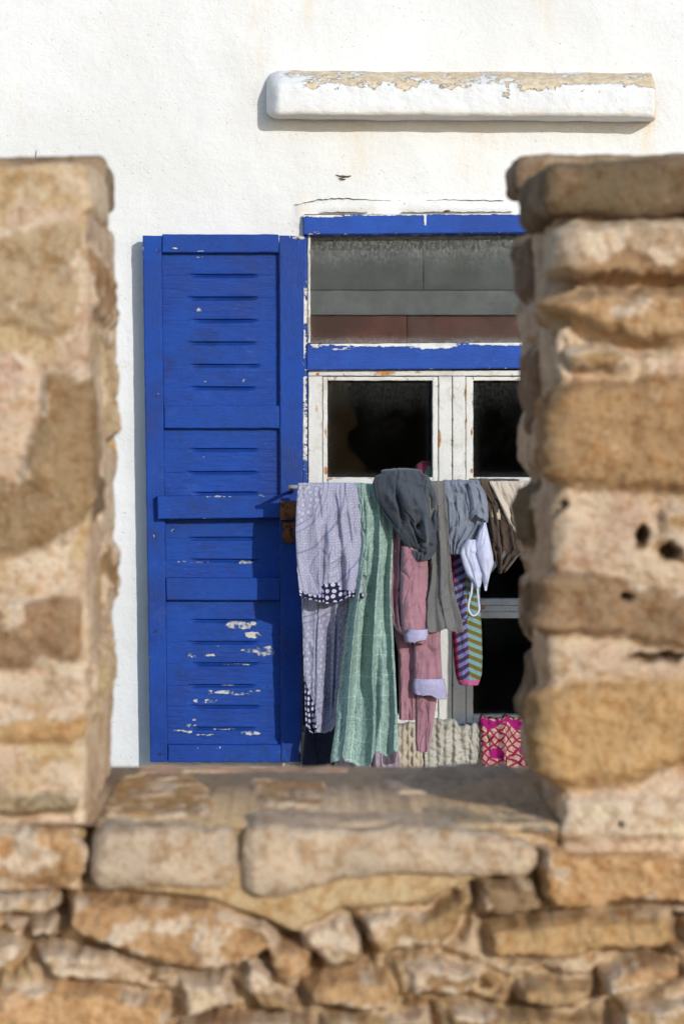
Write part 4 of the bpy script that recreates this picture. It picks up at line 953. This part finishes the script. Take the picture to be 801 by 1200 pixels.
# 8 bikini top
g = garment('bikini_top', 560, 615, 'white bikini top with a thin looped strap, dangling from the blue-grey shirt')
def cup_h(U, v, px, py):
    return .016*np.exp(-((px-568)/7)**2-((py-650)/18)**2)-.010*np.exp(-((px-552-(py-640)*.35)/2.2)**2)
drape('cup', g, [(612,564,569),(622,560,571),(636,556,574),(650,553,577),(660,555,578),(672,562,574),(684,566,571),(692,567,570)], RY-.075, BRAC, 1.0, (.002, .004), 3.3, puff=.014, over=False, wrk=.002, height=cup_h, hem=0)
drape('cup', g, [(632,546,557),(640,541,560),(648,538,563),(660,541,567),(672,545,566),(682,552,564),(688,556,562)], RY-.070, BRAC, 1.2, (.002, .006), 7.3, puff=.012, over=False, wrk=.003, hem=0)
sy = [(553,682),(552,694),(549,706),(549,715),(553,721),(558,720),(561,714),(560,702),(559,690),(558,680)]
def smoothpts(P, n=6):
    P = np.array(P, float); out = []
    for i in range(len(P)-1):
        p0 = P[max(i-1, 0)]; p1 = P[i]; p2 = P[i+1]; p3 = P[min(i+2, len(P)-1)]
        for k in range(n):
            t = k/n; out.append(.5*((2*p1)+(-p0+p2)*t+(2*p0-5*p1+4*p2-p3)*t*t+(-p0+3*p1-3*p2+p3)*t**3))
    out.append(P[-1]); return np.array(out)
def ribbon_tube(name, parent, P, Y, r, mat, flat=.45):
    q = smoothpts(P); pts = [(float(PX(a, Y)), Y, float(PZ(b, Y))) for a, b in q]; V, Fc = tube(pts, r, 8)
    V = [(x, Y+(y-Y)*flat, z) for x, y, z in V]; return mesh(name, V, Fc, mat, parent)
ribbon_tube('strap', g, sy, RY-.078, .0028, BRAC)
ribbon_tube('strap', g, [(566,628),(567,618),(565,608),(563,600)], RY-.066, .0025, BRAC)
# 9 brown shirt
g = garment('brown_shirt', 590, 570, 'dark brown crumpled shirt hanging against the right-hand panes')
drape('body', g, [(565,549,608),(575,553,612),(590,566,616),(610,571,620),(630,573,624),(645,576,618),(652,578,606),(662,581,598),(670,583,591)], RY-.012, BROWN, 3.2, (.008, .024), 6.6, puff=.012, wrk=.006, hem=3, back=40, height=lambda U, v, px, py: crs(px, py, [(566,575,576,640,2,-.02),(582,590,588,650,2.4,-.02),(592,600,600,650,2,.012),(574,600,584,660,2.4,.012)]))
# 10 cream top
g = garment('cream_top', 596, 568, 'pale cream cotton top, rightmost of the washing beside the stone reveal')
drape('body', g, [(567,573,645),(580,580,646),(600,589,646),(615,596,645),(624,600,643)], RY-.034, CREAM, 4.2, (.006, .018), 8.8, wrk=.003, hem=3, back=40, hemfn=lambda U: 8*U)
# 11 striped knit
g = garment('striped_knit', 545, 660, 'chevron striped knitted sleeve in purple, teal and olive with a pink hem')
drape('sleeve', g, [(575,528,562),(640,526,562),(700,527,562),(740,529,564),(770,531,565),(790,533,564),(802,537,560)], RY+.004, CHEV, 1.0, (.003, .008), 2.4, puff=.020, over=False, wrk=.002, cuvu=True,
      border=lambda U, v, PY: sst(795, 796.5, PY), hem=.5, thick=.003)
V, Fc = tube([(float(PX(x, -.45)), -.45, float(PZ(568, -.45))) for x in (630, 660, 700, 755)], .0055); mesh('rod', V, Fc, M_rail, rail)  # added outer rod, only there to hold the shading dress
V, Fc = tube([(float(PX(708, RY)), RY, float(PZ(570.5, RY))), (float(PX(708, RY)), -.45, float(PZ(568, -.45)))], .006); mesh('bracket', V, Fc, RUST, rail)  # added arm carrying the outer rod
g = garment('added_shade_dress', 665, 568, 'long dark dress added on an outer rod behind the right merlon to shade the window frame')
drape('drape', g, [(568,632,750),(600,630,752),(700,626,754),(815,624,756)], -.45, NAVY, 3.2, (.01, .02), 2.9)  # added out of view so its shadow falls on the right-hand frame
# 12 grey strap
g = garment('grey_strap', 575, 655, 'short grey webbing strap slanting out from behind the bikini top')
V = []; 
for (a, b_) in ((590,641),(594,646),(573,672),(569,668)): V.append((float(PX(a, RY)), RY-.03, float(PZ(b_, RY))))
V += [(x, y+.003, z_) for x, y, z_ in V]
mesh('webbing', V, [(0,3,2,1),(4,5,6,7),(0,1,5,4),(1,2,6,5),(2,3,7,6),(3,0,4,7)], STRAP, g, smooth=False)
# ---- washing laid along the window sill (hangs over the sill edge)
def heap(name, label, tab, Y0, mat, height=None, cat='laundry', **k):
    g = empty(name, (float(PX((tab[0][1]+tab[0][2])/2, Y0)), Y0, float(PZ(tab[-1][0], Y0))), label=label, cat=cat, group='washing along the window sill')
    drape('fabric', g, tab, Y0, mat, height=height, **k)
    return g
def cables(U, v, px, py):
    a = (px-500)/9.5; c = np.abs((a % 1)-.5)*2
    tw = np.sin(py/2.1+np.floor(a)*1.7)*.5+.5; br = np.abs(np.sin((px*.5+py*.9)*.42))*np.abs(np.sin((px*.5-py*.9)*.42))
    return .010*sst(1, .25, c)*(.55+.45*tw)+.006*br
heap('cable_knit_jumper', 'cream cable knit jumper laid on the sill between pink trousers and magenta cloth', [(849,502,560),(853,499,562),(862,497,561),(880,496,563),(895,497,560),(915,494,563)], -.115, KNIT, cables, top=6, folds=3.5, amp=(.004, .014), seed=3.6, puff=.006, wrk=.004, hem=0, back=10, thick=.005)
def cables2(U, v, px, py):
    br = np.abs(np.sin((px+py*.8)*.24))*np.abs(np.sin((px-py*.8)*.24)); return .012*br+.003*np.sin(px*1.2)
heap('beige_knit_jumper', 'beige diamond knit jumper on the sill behind the lowest pink leg', [(852,446,499),(862,445,499),(885,443,498),(915,441,496)], -.105, KNITB, cables2, top=6, folds=2.2, amp=(.004, .014), seed=9.6, puff=.006, wrk=.004, hem=0, back=10, thick=.005)
heap('magenta_cloth', 'magenta cloth with crimson lattice over cream, at the right end of the sill', [(845,561,640),(852,562,642),(875,562,643),(912,563,644)], -.125, LATT, lambda U, v, px, py: .008*np.abs(np.sin(px*.11)), top=9, folds=3.2, amp=(.008, .03), seed=5.6, puff=.008, wrk=.004, hem=0, back=10,
     border=lambda U, v, PY: sst(9, 3, PY-845-4*np.sin(U*14))+np.exp(-((U-.22)/.10)**2-((PY-882)/7)**2)+np.exp(-((U-.62)/.10)**2-((PY-879)/7)**2)*.9)
heap('mauve_cloth', 'small mauve pleated cloth under the hem of the green cloth', [(868,436,461),(880,436,466),(912,438,470)], -.130, MAUVE, None, folds=4.5, amp=(.004, .012), seed=1.9, puff=.004, wrk=.002, hem=0, back=10)
heap('navy_cloth', 'navy cloth in shade below the lavender sheet beside the shutter', [(826,362,394),(850,358,398),(875,355,404),(912,352,412)], -.09, NAVY, None, folds=2.2, amp=(.004, .016), seed=7.9, puff=.01, wrk=.004, hem=0, back=10)
heap('white_cloth', 'crumpled grey and white cloth below the green cloth on the sill', [(868,396,440),(880,392,440),(912,388,442)], -.10, MAUVE, None, folds=3.2, amp=(.004, .016), seed=4.2, puff=.01, wrk=.005, hem=0, back=10)
# cloth behind the glass
g = empty('magenta_scarf', (float(PX(496, .12)), .12, float(PZ(575, .12))), label='magenta and sage scarf seen through the left upper pane above the slate hood', cat='scarf')
drape('fabric', g, [(540,493,503),(545,487,507),(555,484,508),(600,484,509)], .10, DARKRED, .9, (.004, .008), 2., over=False, puff=.02, hem=0)
drape('lining', g, [(546,499,506),(553,495,508),(600,494,509)], .078, SAGE, 1.9, (.004, .008), 2.6, over=False, puff=.008, hem=0)
# ------------------------------------------------------------------ ground
G = mat_plain('sandy_paving', (.46, .39, .30), .95, .3, 6, .01)
n = 40; gx = np.linspace(-60, 60, n); gy = np.linspace(-60, 60, n); X, Y = np.meshgrid(gx, gy)
mesh('ground', np.stack([X.ravel(), Y.ravel(), (X*0).ravel()], 1), gridfaces(n, n), G, None, kind='structure')
# ------------------------------------------------------------------ light, sky, camera
sv = np.array([.45, -1., .30]); sv /= np.linalg.norm(sv)
el = math.asin(sv[2]); az = math.atan2(sv[0], sv[1])     # from +Y towards +X
w = bpy.data.worlds.new('World'); SC.world = w; w.use_nodes = True; nt = w.node_tree
bg = nt.nodes['Background']; sky = nt.nodes.new('ShaderNodeTexSky'); sky.sky_type = 'NISHITA'; sky.sun_disc = False; sky.air_density = 1.2; sky.dust_density = .8; sky.ozone_density = 4.0
sky.sun_elevation = el; sky.sun_rotation = az; nt.links.new(sky.outputs[0], bg.inputs[0]); bg.inputs[1].default_value = .15
L = bpy.data.lights.new('sun', 'SUN'); L.energy = 2.05; L.angle = math.radians(.5); L.color = (1, .985, .95)
lo = bpy.data.objects.new('sun', L); COL.objects.link(lo)
from mathutils import Vector
lo.rotation_euler = Vector(tuple(sv)).to_track_quat('Z', 'Y').to_euler(); lo.location = (3, -12, 6)
cam = bpy.data.cameras.new('camera'); co_ = bpy.data.objects.new('camera', cam); COL.objects.link(co_)
co_.location = (0, CAMY, CAMZ); co_.rotation_euler = (math.radians(90), 0, 0)
cam.sensor_fit = 'VERTICAL'; cam.sensor_height = 36; cam.sensor_width = 24; cam.lens = F/1200*36
cam.shift_x = (400.5-CX)/1200; cam.shift_y = -(600-HY)/1200; cam.clip_end = 500
cam.dof.use_dof = True; cam.dof.focus_distance = 7.4; cam.dof.aperture_fstop = 7.6
SC.camera = co_
vs = SC.view_settings; vs.view_transform = 'Standard'; vs.look = 'None'; vs.exposure = .42; vs.gamma = 1
